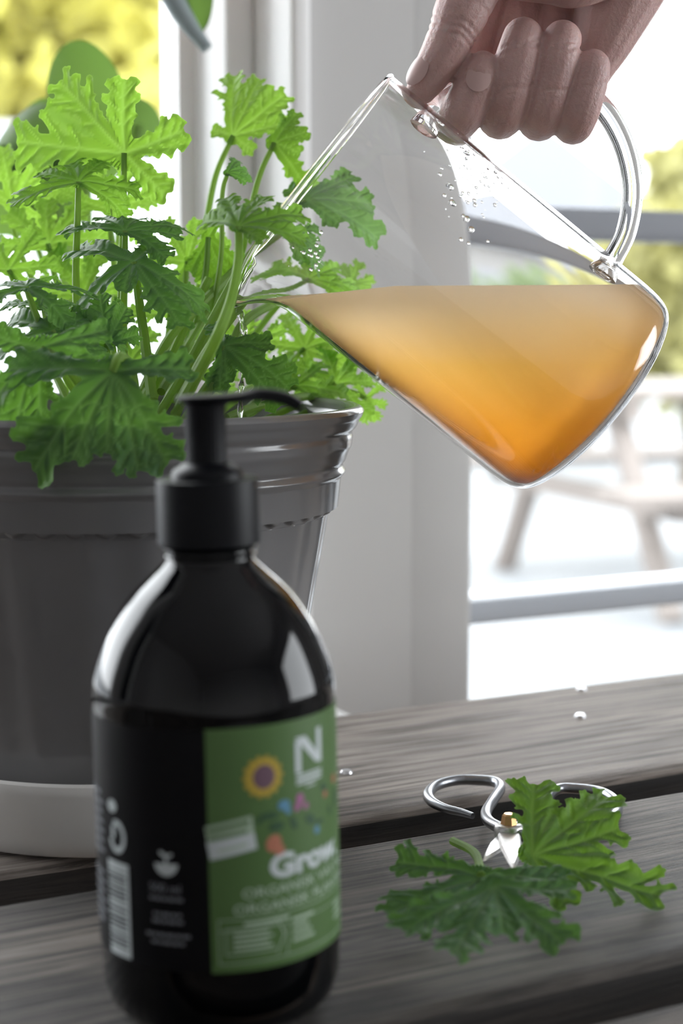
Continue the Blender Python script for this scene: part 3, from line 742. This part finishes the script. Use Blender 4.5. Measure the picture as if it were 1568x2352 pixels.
V, Fc = sweep([pt(415,913), pt(440,914), pt(500,914), pt(545,913), pt(590,908), pt(630,912), pt(662,922), pt(686,936)], [.004,.0075,.0085,.007,.0048,.0045,.0042,.0040], [.0008,.0013,.0014,.0016,.0020,.0021,.0021,.0019])
mesh('pump_nozzle', V, Fc, 'plastic', BOT)
# ---- labels: bent on to the bottle. angle 0 faces the lens, positive to the right
A0 = math.atan2(-FWD[1], -FWD[0])
def wrap(s, z, off): a = A0 + s/R0; r = R0+off; return (r*math.cos(a), r*math.sin(a), z)
XC, HW = 503.0, 273.0
def uv(x, y):
    """pixel on the bottle's wall -> (arc length, height)"""
    k = max(-.995, min(.995, (x-(493+(y-1600)*.031))/HW)); a = math.asin(k); d = BD-R0*math.cos(a)
    return R0*a, float(P(x, y, d)[2])
def patch(poly_s, name, mt, off, parent, cell=.0015):
    """a flat outline given in (s, z), triangulated and bent"""
    bm = bmesh.new(); vs = [bm.verts.new((p[0], p[1], 0)) for p in poly_s]; bm.faces.new(vs)
    bmesh.ops.triangulate(bm, faces=bm.faces[:])
    for _ in range(6):
        lg = [e for e in bm.edges if abs(e.verts[0].co.x-e.verts[1].co.x) > cell]
        if not lg: break
        bmesh.ops.subdivide_edges(bm, edges=lg, cuts=1); bmesh.ops.triangulate(bm, faces=bm.faces[:])
    bm.verts.index_update(); V = [wrap(v.co.x, v.co.y, off) for v in bm.verts]; Fc = [[v.index for v in f.verts] for f in bm.faces]; bm.free()
    return V, Fc
def sheet(s0, s1, z0, z1, off, name, mt, parent):
    n = max(2, int(abs(s1-s0)/.0012)); V = []; Fc = []
    for i in range(n+1):
        s = s0+(s1-s0)*i/n
        for z, o_ in ((z0, 0), (z0, off), (z1, off), (z1, 0)): V.append(wrap(s, z, o_))
    for i in range(n):
        for k in range(3): Fc.append((i*4+k, (i+1)*4+k, (i+1)*4+k+1, i*4+k+1))
    Fc.append((0,1,2,3)); Fc.append((n*4+3, n*4+2, n*4+1, n*4))
    return mesh(name, V, Fc, mt, parent, False)
LZ1 = uv(494, 1668)[1]; LZ0 = uv(512, 2240)[1]
lab = sheet(-R0*1.95, R0*2.1, LZ0, LZ1, .00016, 'black_label', 'label_black', BOT)
grn = sheet(0.0, R0*2.0, LZ0-.0003, LZ1+.0002, .00030, 'green_label', 'label_green', BOT)
class Print:
    def __init__(s): s.V = []; s.F = []
    def poly(s, pts, off=.00042):
        V, Fc = patch(pts, '', '', off, None); k = len(s.V); s.V += V; s.F += [[i+k for i in f] for f in Fc]; return s
    def rect(s, s0, z0, s1, z1, off=.00042): return s.poly([(s0,z0),(s1,z0),(s1,z1),(s0,z1)], off)
    def ell(s, cs, cz, a, b, off=.00042, n=16, rot=0, th0=0, th1=2*math.pi):
        p = []
        for k in range(n):
            t = th0+(th1-th0)*k/(n if th1-th0 > 6.2 else n-1); x, y = a*math.cos(t), b*math.sin(t)
            p.append((cs+x*math.cos(rot)-y*math.sin(rot), cz+x*math.sin(rot)+y*math.cos(rot)))
        return s.poly(p, off)
    def text(s, txt, cs, cz, h, off=.00042, bold=0.0, width=None):
        cu = bpy.data.curves.new('t', 'FONT'); cu.body = txt; cu.size = 1; cu.fill_mode = 'FRONT'; cu.offset = bold; cu.resolution_u = 3
        ob = bpy.data.objects.new('t', cu); COL.objects.link(ob); bpy.context.view_layer.update()
        me = bpy.data.meshes.new_from_object(ob.evaluated_get(bpy.context.evaluated_depsgraph_get()))
        bpy.data.objects.remove(ob); bpy.data.curves.remove(cu)
        bm = bmesh.new(); bm.from_mesh(me); bpy.data.meshes.remove(me); bmesh.ops.triangulate(bm, faces=bm.faces[:])
        k_ = h/.72; xs = [v.co.x for v in bm.verts]; kx = k_ if width is None else width/max(1e-6, max(xs)-min(xs))
        for v in bm.verts: v.co = Vector((cs+v.co.x*kx, cz+v.co.y*k_, 0))
        for _ in range(3):
            lg = [e for e in bm.edges if abs(e.verts[0].co.x-e.verts[1].co.x) > .0018]
            if not lg: break
            bmesh.ops.subdivide_edges(bm, edges=lg, cuts=1); bmesh.ops.triangulate(bm, faces=bm.faces[:])
        bm.verts.index_update(); k = len(s.V)
        s.V += [wrap(v.co.x, v.co.y, off) for v in bm.verts]; s.F += [[v.index+k for v in f.verts] for f in bm.faces]; bm.free(); return s
    def build(s, name, mt, parent): return mesh(name, s.V, s.F, mt, parent, False)
PX_B = (BD-R0)/F_PX                     # metres per pixel on the front of the bottle
# emblem: a letter N in a frame with small bars below
p = Print(); s0, z1 = uv(681, 1690); s1, _ = uv(734, 1680); z0 = z1-.0105; w = s1-s0
p.rect(s0, z0, s0+.18*w, z1-.001); p.rect(s1-.2*w, z0+.0015, s1, z1+.0012); p.poly([(s0,z1),(s0+.35*w,z1),(s1,z0+.002),(s1-.28*w,z0+.002)])
for k in range(3): p.rect(s0+.02*w, z0-.0012-k*.0011, s1-.02*w, z0-.0005-k*.0011)
p.rect(s0+.35*w, z0-.0047, s1-.3*w, z0-.0042)
p.build('emblem', 'print_white', grn)
# sunflower and the planting picture
cs, cz = uv(617, 1778); p = Print()
for k in range(14):
    a = 2*math.pi*k/14; p.ell(cs+.0044*math.cos(a), cz+.0044*math.sin(a), .0020, .0011, .00040+.00001*(k%2), 8, a)
p.build('sunflower_petals', 'p_yellow', grn); Print().ell(cs+.0002, cz, .0034, .0036, .00046).build('sunflower_disc', 'p_purple', grn)
def dots(lst, name, mt):
    p = Print()
    for x, y, a, b in lst: s, z = uv(x, y); p.ell(s, z, a*PX_B, b*PX_B, .00042, 10, (x*7) % 3)
    p.build(name, mt, grn)
dots([(660,1845,17,12),(668,1858,10,8),(729,1905,10,10)], 'blue_flower', 'p_blue')
dots([(693,1832,12,14),(688,1850,12,9),(705,1848,9,9)], 'pink_flower', 'p_pink')
dots([(640,1935,22,20),(652,1950,14,14),(745,1822,10,8),(762,1786,12,12)], 'orange_pot_print', 'p_orange')
dots([(630,1870,26,9),(645,1895,20,12),(680,1888,18,9),(715,1880,12,20),(742,1806,10,16),(755,1860,16,6),(765,1830,10,26),(735,1885,16,6),(610,1882,9,6)], 'leaf_print', 'p_dark')
# word "Grow." in a heavy display face
p = Print(); s0, zb = uv(632, 2018); g = .0062
p.text('Grow.', s0, zb, .0068, bold=.045, width=.031); p.build('brand_word', 'print_white', grn)
p = Print(); s0, zb = uv(575, 2066); p.text('ORGANISK VÄXTNÄRING', s0, zb, .0030, bold=.012, width=.058)
s0, zb = uv(557, 2104); p.text('ORGANISK PLANTENÆRING', s0, zb, .0030, bold=.012, width=.064)
p.build('product_text', 'print_pale', grn)
p = Print()
def line_(x0, y0, x1, t=.0004):
    s0, z = uv(x0, y0); s1 = R0*math.asin(max(-.99,min(.99,(x1-XC)/HW))) ; p.rect(s0, z, s1, z+t)
s0, z = uv(580, 2130); p.rect(s0, z, s0+.014, z+.0010); 
fs0, fz1 = uv(526, 2117); fs0, fz0 = uv(528, 2222); fs1 = R0*1.45
for zz in (fz1, fz0): p.rect(fs0, zz, fs1, zz+.00025)
p.rect(fs0, fz0, fs0+.00025, fz1); ms = R0*.62; p.rect(ms, fz0, ms+.00025, fz1-.003); p.rect(fs0, fz1-.0033, fs1, fz1-.0031); p.rect(fs1, fz0, fs1+.00025, fz1)
a0, b0 = uv(542, 2200); b1 = b0+.0075; a1 = ms-.0035        # arrow shaped frame
for q in ([(a0,b0),(a1,b0),(a1,b0+.0003),(a0,b0+.0003)], [(a0,b1),(a1,b1),(a1,b1+.0003),(a0,b1+.0003)], [(a0,b0),(a0+.0003,b0),(a0+.0003,b1),(a0,b1)],
          [(a1,b1+.0018),(a1+.0004,b1+.0018),(a1+.0030,b0+.0042),(a1+.0026,b0+.0040)], [(a1,b0-.0012),(a1+.0004,b0-.0012),(a1+.0030,b0+.0040),(a1+.0026,b0+.0042)]): p.poly(q)
for k in range(4):
    p.rect(a0+.0022, b0+.0012+k*.0015, a1-.001-.0012*(k%2), b0+.0019+k*.0015)
for k in range(4): p.rect(ms+.002, fz0+.0035+k*.0021, ms+.0105-.0012*(k%3), fz0+.0044+k*.0021)
for k in range(3): p.rect(fs1-.008, fz0+.004+k*.0021, fs1-.002, fz0+.0049+k*.0021)
p.build('small_print', 'print_pale', grn)
# tilted sticker
p = Print(); c = [uv(499,1890), uv(598,1868), uv(605,1946), uv(509,1970)]
top = [uv(496,1893), uv(594,1868), uv(599,1912), uv(503,1938)]
Print().poly([uv(500,1930), uv(599,1908), uv(605,1946), uv(508,1972)], .00044).build('sticker_white_half', 'print_white', grn)
Print().poly(top, .00043).build('sticker_green_half', 'print_pale', grn)
q = Print().poly([uv(500,1900), uv(588,1878), uv(589,1888), uv(501,1910)], .00046).poly([uv(503,1918), uv(585,1900), uv(586,1908), uv(504,1927)], .00046)
q.build('sticker_print', 'label_green', grn)
Print().poly([uv(524,1948), uv(585,1931), uv(586,1939), uv(525,1956)], .00047).build('sticker_word', 'print_pale', grn)
# black side: barcode, symbols, small print
p = Print(); s0, zt = uv(276, 1962); s1, _ = uv(327, 1990); _, zb = uv(300, 2192); H_ = zt-zb
p.rect(s0, zt-.06*H_, s1, zt); p.rect(s0, zb, s1, zb+.09*H_); p.rect(s1-.12*(s1-s0), zb, s1, zt)
rb = random.Random(9); z = zb+.11*H_
while z < zt-.08*H_:
    t = rb.choice([.0004,.0007,.0011]); p.rect(s0, z, s1, z+t); z += t+rb.choice([.0004,.0005,.0009])
p.build('barcode', 'print_white', lab)
p = Print(); cs, cz = uv(299, 1912)
def ringarc(p, cs, cz, r0, r1, a0, a1, sy=1.25, n=18):
    for k in range(n):
        t0 = a0+(a1-a0)*k/n; t1 = a0+(a1-a0)*(k+1)/n
        p.poly([(cs+r0*math.cos(t0), cz+sy*r0*math.sin(t0)), (cs+r1*math.cos(t0), cz+sy*r1*math.sin(t0)), (cs+r1*math.cos(t1), cz+sy*r1*math.sin(t1)), (cs+r0*math.cos(t1), cz+sy*r0*math.sin(t1))])
ringarc(p, cs, cz, .0026, .0040, -2.9, 2.0); p.ell(cs-.0018, cz+.0012, .0009, .0022)
cs, cz = uv(287, 1839); p.ell(cs, cz, .0022, .0019)
p.build('recycling_symbol', 'print_white', lab)
p = Print(); cs, cz = uv(413, 1978)
p.ell(cs, cz, .0036, .0036, n=16, th0=math.pi, th1=2*math.pi); p.rect(cs-.0004, cz, cs+.0004, cz+.0022); p.ell(cs-.0010, cz+.0028, .0013, .0006, rot=-.6); p.ell(cs+.0010, cz+.0024, .0012, .0005, rot=.5)
p.build('bowl_symbol', 'print_white', lab)
p = Print(); s, z = uv(376, 2040); p.text('500 ml', s, z, .0026, bold=.01)
rb = random.Random(3)
def words(p, x0, y, x1, h):
    s, z = uv(x0, y); e, _ = uv(x1, y)
    while s < e:
        w_ = rb.uniform(.0010, .0026); p.rect(s, z, min(e, s+w_), z+h); s += w_+.0004
words(p, 377, 2060, 450, .0010); words(p, 385, 2098, 447, .0010); words(p, 383, 2114, 452, .0010); words(p, 370, 2144, 468, .0010); words(p, 381, 2164, 457, .0010)
p.build('volume_text', 'print_dim', lab)
p = Print()
for k in range(13):
    z = uv(300, 1830)[1]-k*.0029-(.004 if k > 6 else 0); p.rect(-R0*1.42, z, -R0*1.08+rb.uniform(-.001,.001), z+.0012)
p.build('side_text', 'print_dim', lab)

# ================================================================== GLASS JUG WITH LIQUID
JD = .712
def W2(x, y, w=0.0): return P(x, y, JD) + cv(0,0,1)*w*PX          # w: pixels towards the lens
ax_d = np.array([.786, .618])                                   # image direction rim -> base
TILT = math.radians(-6.0)
jz = cv(-ax_d[0]*math.cos(TILT), ax_d[1]*math.cos(TILT), -math.sin(TILT))   # base -> rim
jx = cv(-.618*1.0, -.786*1.0, 0.0)                              # towards the spout
jx = jx - jz*np.dot(jx, jz); jx /= np.linalg.norm(jx); jy = np.cross(jz, jx)
JH = 812*PX; JR = 277*PX
dn = lambda d, n: (d*.786+n*.618, d*.618-n*.786)                # (along axis, across) -> pixel
bxp, byp = dn(1640, 119); jb = W2(bxp, byp)
JUG = empty('glass_jug', tuple(jb)); tag(JUG, 'tilted clear glass jug with a handle, pouring into the pot', 'jug')
JM = Matrix.Identity(4)
for i in range(3): JM[i][0], JM[i][1], JM[i][2], JM[i][3] = jx[i], jy[i], jz[i], jb[i]
JUG.matrix_world = JM
def spout(th, r, z):
    th = (th+math.pi) % (2*math.pi)-math.pi
    w = math.exp(-(th/.30)**2); t = max(0, min(1, (z-(JH-.024))/.024))
    pinch = -.0012*math.exp(-((abs(th)-.62)/.22)**2)*t
    return r + .0135*w*t**1.6 + pinch, z - .0062*w*t**2
DOME = .0070
def jug_prof(ins):
    """rounded, slightly domed base, then a straight wall; pixels at the jug's distance, inset along the outline's normal"""
    base = smooth_prof([(.5,-47),(60,-46),(120,-42),(180,-32),(228,-17),(256,0),(269,20),(275,46),(277,80)], 4)
    p = []
    for k, (r, z) in enumerate(base):
        a, b = base[max(0, k-1)], base[min(len(base)-1, k+1)]; tx, tz_ = b[0]-a[0], b[1]-a[1]; L = math.hypot(tx, tz_)
        p.append((max(.0001, r*PX-ins*tz_/L), z*PX+ins*tx/L))
    zc = p[-1][1]; R = JR-ins
    for k in range(1, 40): p.append((R, zc+(JH-zc)*k/39))
    return p
TH = .0018
po = jug_prof(0); pi_ = jug_prof(TH)
lip = [(JR+.0004, JH+.0004), (JR+.0006, JH+.0012), (JR+.0003, JH+.0020), (JR-TH*.5, JH+.0024), (JR-TH-.0003, JH+.0020), (JR-TH-.0006, JH+.0012), (JR-TH-.0004, JH+.0004)]
MB().lathe(po+lip+pi_[::-1], 120, fn=spout).build('jug_body', 'glass', JUG)
# handle: a bent glass rod
hpts = [(975,292),(1010,240),(1075,200),(1170,182),(1275,188),(1365,228),(1425,315),(1452,425),(1440,525),(1408,592),(1384,628)]
inv = JM.inverted()
hp3 = [np.array(inv @ Vector(W2(x, y, -2))) for x, y in hpts]
hs = spline(hp3, 8); n = len(hs)
MB().tube(hs, [.0043+.0022*(math.exp(-(i/5)**2)+math.exp(-((n-1-i)/5)**2)) for i in range(n)], 16).build('handle', 'glass', JUG)
# liquid: the inside of the jug below a level surface
LEVEL = float(P(1150, 659, JD)[2])
lm = MB().lathe(jug_prof(TH+.00015), 120, fn=spout)
bm = bmesh.new()
for v in lm.V: bm.verts.new(JM @ Vector(v))
bm.verts.ensure_lookup_table()
for f in lm.F: bm.faces.new([bm.verts[i] for i in f])
top = [bm.verts[i] for i in range(len(lm.V)-120, len(lm.V))]; bm.faces.new(top)
bmesh.ops.bisect_plane(bm, geom=bm.verts[:]+bm.edges[:]+bm.faces[:], plane_co=(0,0,LEVEL), plane_no=(0,0,1), clear_outer=True)
bmesh.ops.holes_fill(bm, edges=[e for e in bm.edges if e.is_boundary])
q0 = P(860, 663, JD); dn_ = np.array([-RGT[0]*.10, -RGT[1]*.10, 1.0])
bmesh.ops.bisect_plane(bm, geom=bm.verts[:]+bm.edges[:]+bm.faces[:], plane_co=tuple(q0), plane_no=tuple(-RGT*.10+np.array([0,0,1.0])), clear_outer=True)
bmesh.ops.holes_fill(bm, edges=[e for e in bm.edges if e.is_boundary])
bmesh.ops.triangulate(bm, faces=[f for f in bm.faces if len(f.verts) > 4])
bmesh.ops.recalc_face_normals(bm, faces=bm.faces[:])
lc = P(1150, 900, JD)
for v in bm.verts: v.co -= Vector(lc)
me = bpy.data.meshes.new('orange_liquid'); bm.to_mesh(me); bm.free()
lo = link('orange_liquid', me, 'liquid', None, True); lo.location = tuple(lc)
for pgn in lo.data.polygons:
    if pgn.normal.z > .9: pgn.use_smooth = False
tag(lo, 'cloudy orange liquid filling the tilted glass jug', 'liquid')
# droplets clinging to the glass
rd = random.Random(12); dm = MB()
def droplet(th, z, r):
    rr = JR-TH-.0001; c = np.array([rr*math.cos(th), rr*math.sin(th), z]); nrm = np.array([-math.cos(th), -math.sin(th), 0])
    bm = bmesh.new(); bmesh.ops.create_icosphere(bm, subdivisions=2, radius=r)
    V = []
    for v in bm.verts:
        co = np.array(v.co); co = co - nrm*np.dot(co, nrm)*.45; V.append(c+co)
    bm.verts.index_update(); dm.add(V, [[v.index for v in f.verts] for f in bm.faces]); bm.free()
for k in range(95):
    px = rd.gauss(1050, 45); py = rd.gauss(450, 60); loc = np.array(inv @ Vector(W2(px, py)))
    x = max(-.97, min(.97, loc[0]/(JR-TH))); th = math.copysign(math.acos(x), -1 if np.dot(jy, cv(0,0,1)) < 0 else 1)
    droplet(th, loc[2], rd.choice([.0003,.0004,.0005,.0006,.0007,.0009,.0014]))
for k in range(26):
    px = rd.uniform(650, 720); py = rd.uniform(560, 640); loc = np.array(inv @ Vector(W2(px, py)))
    x = max(-.97, min(.97, loc[0]/(JR-TH))); th = math.copysign(math.acos(x), -1 if np.dot(jy, cv(0,0,1)) < 0 else 1)
    droplet(th, loc[2], rd.choice([.0003,.0005,.0008]))
dmo = dm.build('droplets', 'glass', JUG); dmo['kind'] = 'stuff'
# poured stream
st = spline([P(548,700,JD), P(549,716,JD), P(560,760,JD), P(566,800,JD), P(557,860,JD), P(552,910,JD), P(552,985,JD)], 8); n = len(st)
so = MB().tube([p-st[-1] for p in st], [.0015*(1-.45*i/n)+.0004*math.sin(i*.9) for i in range(n)], 10).build('liquid_stream', 'glass'); so.location = tuple(st[-1])
tag(so, 'thin clear stream of liquid falling from the jug spout into the pot', 'stream')

# ================================================================== HAND
def capsule_chain(B_, pts, seg=14):
    """pts: (x, y, w, r) in pixels about the jug plane"""
    ps = [W2(x, y, w) for x, y, w, r in pts]; rs = [r*PX for *_, r in pts]
    sp = spline(ps, 6); rr = [float(np.interp(i/6, range(len(rs)), rs)) for i in range(len(sp))]
    t0 = sp[0]-sp[1]; t0 = t0/np.linalg.norm(t0); t1 = sp[-1]-sp[-2]; t1 = t1/np.linalg.norm(t1)
    head = [sp[0]+t0*rr[0]*math.sin(a) for a in (1.4,1.1,.7,.35)]; hr = [rr[0]*math.cos(a) for a in (1.4,1.1,.7,.35)]
    tail = [sp[-1]+t1*rr[-1]*math.sin(a) for a in (.35,.7,1.1,1.4)]; tr = [rr[-1]*math.cos(a) for a in (.35,.7,1.1,1.4)]
    B_.tube(head+sp+tail, hr+rr+tr, seg)
HB = MB()
# (x, y, towards the lens, radius): knuckle behind -> middle joint below -> fingertip in front
capsule_chain(HB, [(1150,-95,-120,62),(1105,40,-135,56),(1068,180,-105,55),(1052,262,-30,52),(1066,255,42,52),(1092,198,72,47),(1100,178,74,42)])          # index
capsule_chain(HB, [(1235,-100,-130,62),(1200,60,-140,58),(1165,200,-105,55),(1150,262,-35,51),(1160,250,42,52),(1180,160,72,52),(1194,104,62,47)])          # middle
capsule_chain(HB, [(1320,-85,-120,60),(1290,70,-130,55),(1255,205,-100,52),(1240,268,-35,49),(1248,252,40,50),(1270,160,66,50),(1284,106,54,45)])           # ring
capsule_chain(HB, [(1400,-50,-100,56),(1372,90,-105,50),(1335,220,-80,48),(1318,282,-25,45),(1325,265,36,47),(1345,195,55,45),(1352,168,52,42)])           # little
capsule_chain(HB, [(1250,-230,20,95),(1160,-120,70,80),(1090,-25,96,68),(1050,60,98,62),(1022,125,90,53),(985,190,70,44),(966,218,60,36)])                   # thumb
capsule_chain(HB, [(1180,-120,-60,90),(1300,-190,-20,120),(1420,-240,10,120)])                                                                              # palm, knuckle row to wrist
capsule_chain(HB, [(1290,-110,-100,78),(1360,-180,-40,110),(1440,-240,0,120)])
capsule_chain(HB, [(1180,-36,92,64),(1255,-38,104,78),(1325,-50,84,88),(1420,-150,10,120)])                                                                     # heel of the thumb
capsule_chain(HB, [(1362,140,-60,58),(1395,60,-50,80),(1440,-60,-30,108),(1510,-230,0,130)])                                                                    # outer edge of the hand
capsule_chain(HB, [(1400,-215,0,128),(1480,-300,0,132),(1560,-420,0,128),(1720,-680,30,148),(1960,-1060,90,190),(2160,-1380,150,215)])                          # wrist and forearm
hme = bpy.data.meshes.new('person'); hme.from_pydata([tuple(v) for v in HB.V], [], HB.F); hme.update()
ho = bpy.data.objects.new('person', hme); COL.objects.link(ho)
r_ = ho.modifiers.new('r', 'REMESH'); r_.mode = 'VOXEL'; r_.voxel_size = .0007; r_.use_smooth_shade = True
s_ = ho.modifiers.new('s', 'SMOOTH'); s_.factor = .5; s_.iterations = 7
bpy.context.view_layer.update()
hm2 = bpy.data.meshes.new_from_object(ho.evaluated_get(bpy.context.evaluated_depsgraph_get()))
bpy.data.objects.remove(ho); hm2.name = 'person'
# skin folds over the joints: shallow grooves across the fingers (point, direction along the finger, radius, depth) in pixels
hv = np.empty(len(hm2.vertices)*3); hm2.vertices.foreach_get('co', hv); hv = hv.reshape(-1,3)
hn = np.array([v.normal[:] for v in hm2.vertices])
for (x, y, w, dx, dy, rad, dep, wid) in ((1186,140,70,.25,1,75,3.2,5),(1189,128,68,.25,1,75,2.0,4),(1276,142,62,.22,1,72,3.2,5),(1279,130,60,.22,1,72,2.0,4),
        (1338,222,48,.28,1,66,2.6,5),(1168,228,55,.2,1,75,2.4,5),(1256,232,52,.2,1,72,2.4,5),
        (1040,88,95,-.4,1,85,3.0,5),(1034,102,93,-.4,1,85,3.4,5),(1027,116,90,-.4,1,82,2.8,5),(1058,44,97,-.35,1,90,1.8,5)):
    c = W2(x, y, w); t = cv(dx, -dy, 0); t = t/np.linalg.norm(t); q = hv-c; al = (q@t)/PX; dist = np.linalg.norm(q, axis=1)/PX
    wob = 3.0*np.sin((q@np.cross(t, FWD))/PX*.09+x)
    g = np.exp(-((al-wob)/wid)**2)*np.clip((rad-dist)/(rad*.35), 0, 1)
    hv -= hn*(dep*PX*g)[:,None]
hm2.vertices.foreach_set('co', hv.ravel()); hm2.update()
hco = W2(1250, 100); hm2.transform(Matrix.Translation(-Vector(hco)))
ho = link('person', hm2, 'skin', None, True); ho.location = tuple(hco)
tag(ho, 'bare hand and forearm of a person gripping the jug handle from above', 'person')
def fingernail(c, nrm, along, L, wd):
    c = np.array(c)-hco; nrm = np.array(nrm)/np.linalg.norm(nrm); along = np.array(along)-nrm*np.dot(along, nrm); along /= np.linalg.norm(along); s = np.cross(along, nrm)
    V = []; Fc = []; N = 10
    for i in range(N+1):
        for j in range(N+1):
            u, v = i/N*2-1, j/N*2-1
            x = u*math.sqrt(1-v*v*.5); y = v*math.sqrt(1-u*u*.5)
            V.append(c+along*y*L+s*x*wd-nrm*(.30*wd*x*x+.10*L*y*y)+nrm*.0004)
    for i in range(N):
        for j in range(N): k = i*(N+1)+j; Fc.append((k, k+1, k+N+2, k+N+1))
    mesh('fingernail', V, Fc, 'nail_skin', ho)
fingernail(W2(1090,206,118), cv(.0,.14,1), cv(.18,1,0), .0060, .0050)
fingernail(W2(951,186,104), cv(-.62,.22,.74), cv(-.5,-.85,-.1), .0066, .0050)

# ================================================================== SCISSORS AND CUT LEAVES
def tz(x, y, z): q = on_z(x, y, z); return np.array(q)
pv = tz(1168, 1908, .011)
SC = empty('garden_scissors', (float(pv[0]), float(pv[1]), 0)); tag(SC, 'forged iron scissors with wide loop handles lying on the planks', 'scissors')
og = np.array([pv[0], pv[1], 0])
def wire(pix, r, name='loop_handle', z=.0055):
    pts = [tz(x, y, .0105 if k < 2 else (.008 if k == 2 else z))-og for k, (x, y) in enumerate(pix)]; sp = spline(pts, 7)
    n = len(sp); MB().tube(sp, [r*(1 if i < n*.75 else 1-.45*(i-n*.75)/(n*.25)) for i in range(n)], 12).build(name, 'iron', SC)
wire([(1176,1908),(1150,1902),(1122,1886),(1116,1866),(1132,1838),(1148,1812),(1138,1797),(1100,1792),(1050,1792),(1004,1803),(984,1822),(990,1840),(1020,1856),(1060,1866),(1086,1874)], .0023)
wire([(1165,1908),(1190,1917),(1230,1921),(1290,1908),(1350,1896),(1398,1884),(1416,1866),(1412,1840),(1380,1820),(1330,1812),(1284,1812),(1262,1830),(1256,1856),(1268,1876)], .0023, z=.0035)
def blade_(tip, half, z, th=.0012):
    a = pv[:2]-og[:2]; t = tz(tip[0], tip[1], z)[:2]-og[:2]; u = (t-a)/np.linalg.norm(t-a); s = np.array([-u[1], u[0]]); L = np.linalg.norm(t-a)
    out = [(-.004, .0024), (0, half), (.45*L, half*.92), (.8*L, half*.45), (L, .0003)]
    V = []; 
    pl = [a+u*l+s*h for l, h in out]+[a+u*l-s*h for l, h in out[::-1]]
    ridge = len(pl)
    for zz, k in ((z, 1.0), (z+th, .82)):
        c = sum(pl)/len(pl)
        for p_ in pl: q_ = c+(p_-c)*k; V.append((q_[0], q_[1], zz))
    n = len(pl); Fc = [tuple(range(n-1,-1,-1)), tuple(range(n, 2*n))]+[(i, (i+1)%n, n+(i+1)%n, n+i) for i in range(n)]
    mesh('blade', V, Fc, 'steel', SC, False)
blade_((1110,1978), .0038, .0090); blade_((1180,1998), .0044, .0106)
MB().lathe([(.0001,.0138),(.0042,.0138),(.0052,.0132),(.0056,.0122),(.0056,.0050)], 32).build('washer', 'steel', SC)
MB().lathe([(.0001,.0178),(.0020,.0178),(.0026,.0172),(.0033,.0136)], 7).build('rivet', 'brass', SC, False)

def cut_leaf(bx, by, z0, lobes, label, tilt, seed, mt='leaf', droop=.3, size=None, twist=0, name='cut_leaf', stem=None, fat=1.0):
    """a picked leaf lying on the planks; lobes given as the pixel each one points to"""
    base = tz(bx, by, z0); e = empty(name, tuple(base)); tag(e, label, 'leaf', 'cut geranium leaves on the table')
    lb = []
    nrm = np.array([math.sin(tilt[0])*1.0, math.sin(tilt[1]), 1.0]); nrm /= np.linalg.norm(nrm)
    mx = np.array([1.0,0,0]); mx -= nrm*np.dot(mx, nrm); mx /= np.linalg.norm(mx); my = np.cross(nrm, mx)
    for (x, y) in lobes:
        v = FWD + (x-784)/F_PX*RGT - (y-1176)/F_PX*UPV; t = np.dot(base-CAM, nrm)/np.dot(v, nrm); q = CAM+v*t-base
        lb.append((math.degrees(math.atan2(np.dot(q,my), np.dot(q,mx))), float(np.linalg.norm(q))))
    mxl = max(l for _, l in lb); lb = [(a, l/mxl) for a, l in lb]
    put_leaf(base, (mx, my, nrm), mxl, lb, mt, e, droop, seed, .016, 'blade', .10, fat, base)
    if stem:
        pts = [np.zeros(3)]+[tz(x, y, z)-base for x, y, z in stem]
        MB().tube(spline(pts), .0017, 8).build('petiole', 'stem', e)
    return e
nb = (-FWD[0], -FWD[1])
cut_leaf(1222,1966,.014,[(1218,1788),(1398,1822),(1430,1905),(1528,2052),(1300,2085)], 'large upright cut leaf lying over the right scissor loop', (nb[0]*.62, nb[1]*.62), 51, 'leaf', .10, fat=.85)
cut_leaf(1105,2012,.013,[(905,1962),(875,2085),(940,2130),(1310,2020)], 'cut leaf with long lobes pointing left under the scissor blades', (nb[0]*.35, nb[1]*.35), 52, 'leaf_dark', .15, stem=[(1090,1960,.008),(1040,1932,.004)], fat=.95)
cut_leaf(1135,2036,.019,[(1030,2205),(1160,2145),(1300,2162),(1312,2050),(918,2128)], 'nearest cut leaf with drooping lobes below the scissor tips', (nb[0]*.3, nb[1]*.3), 53, 'leaf_dark', .15, fat=.9)
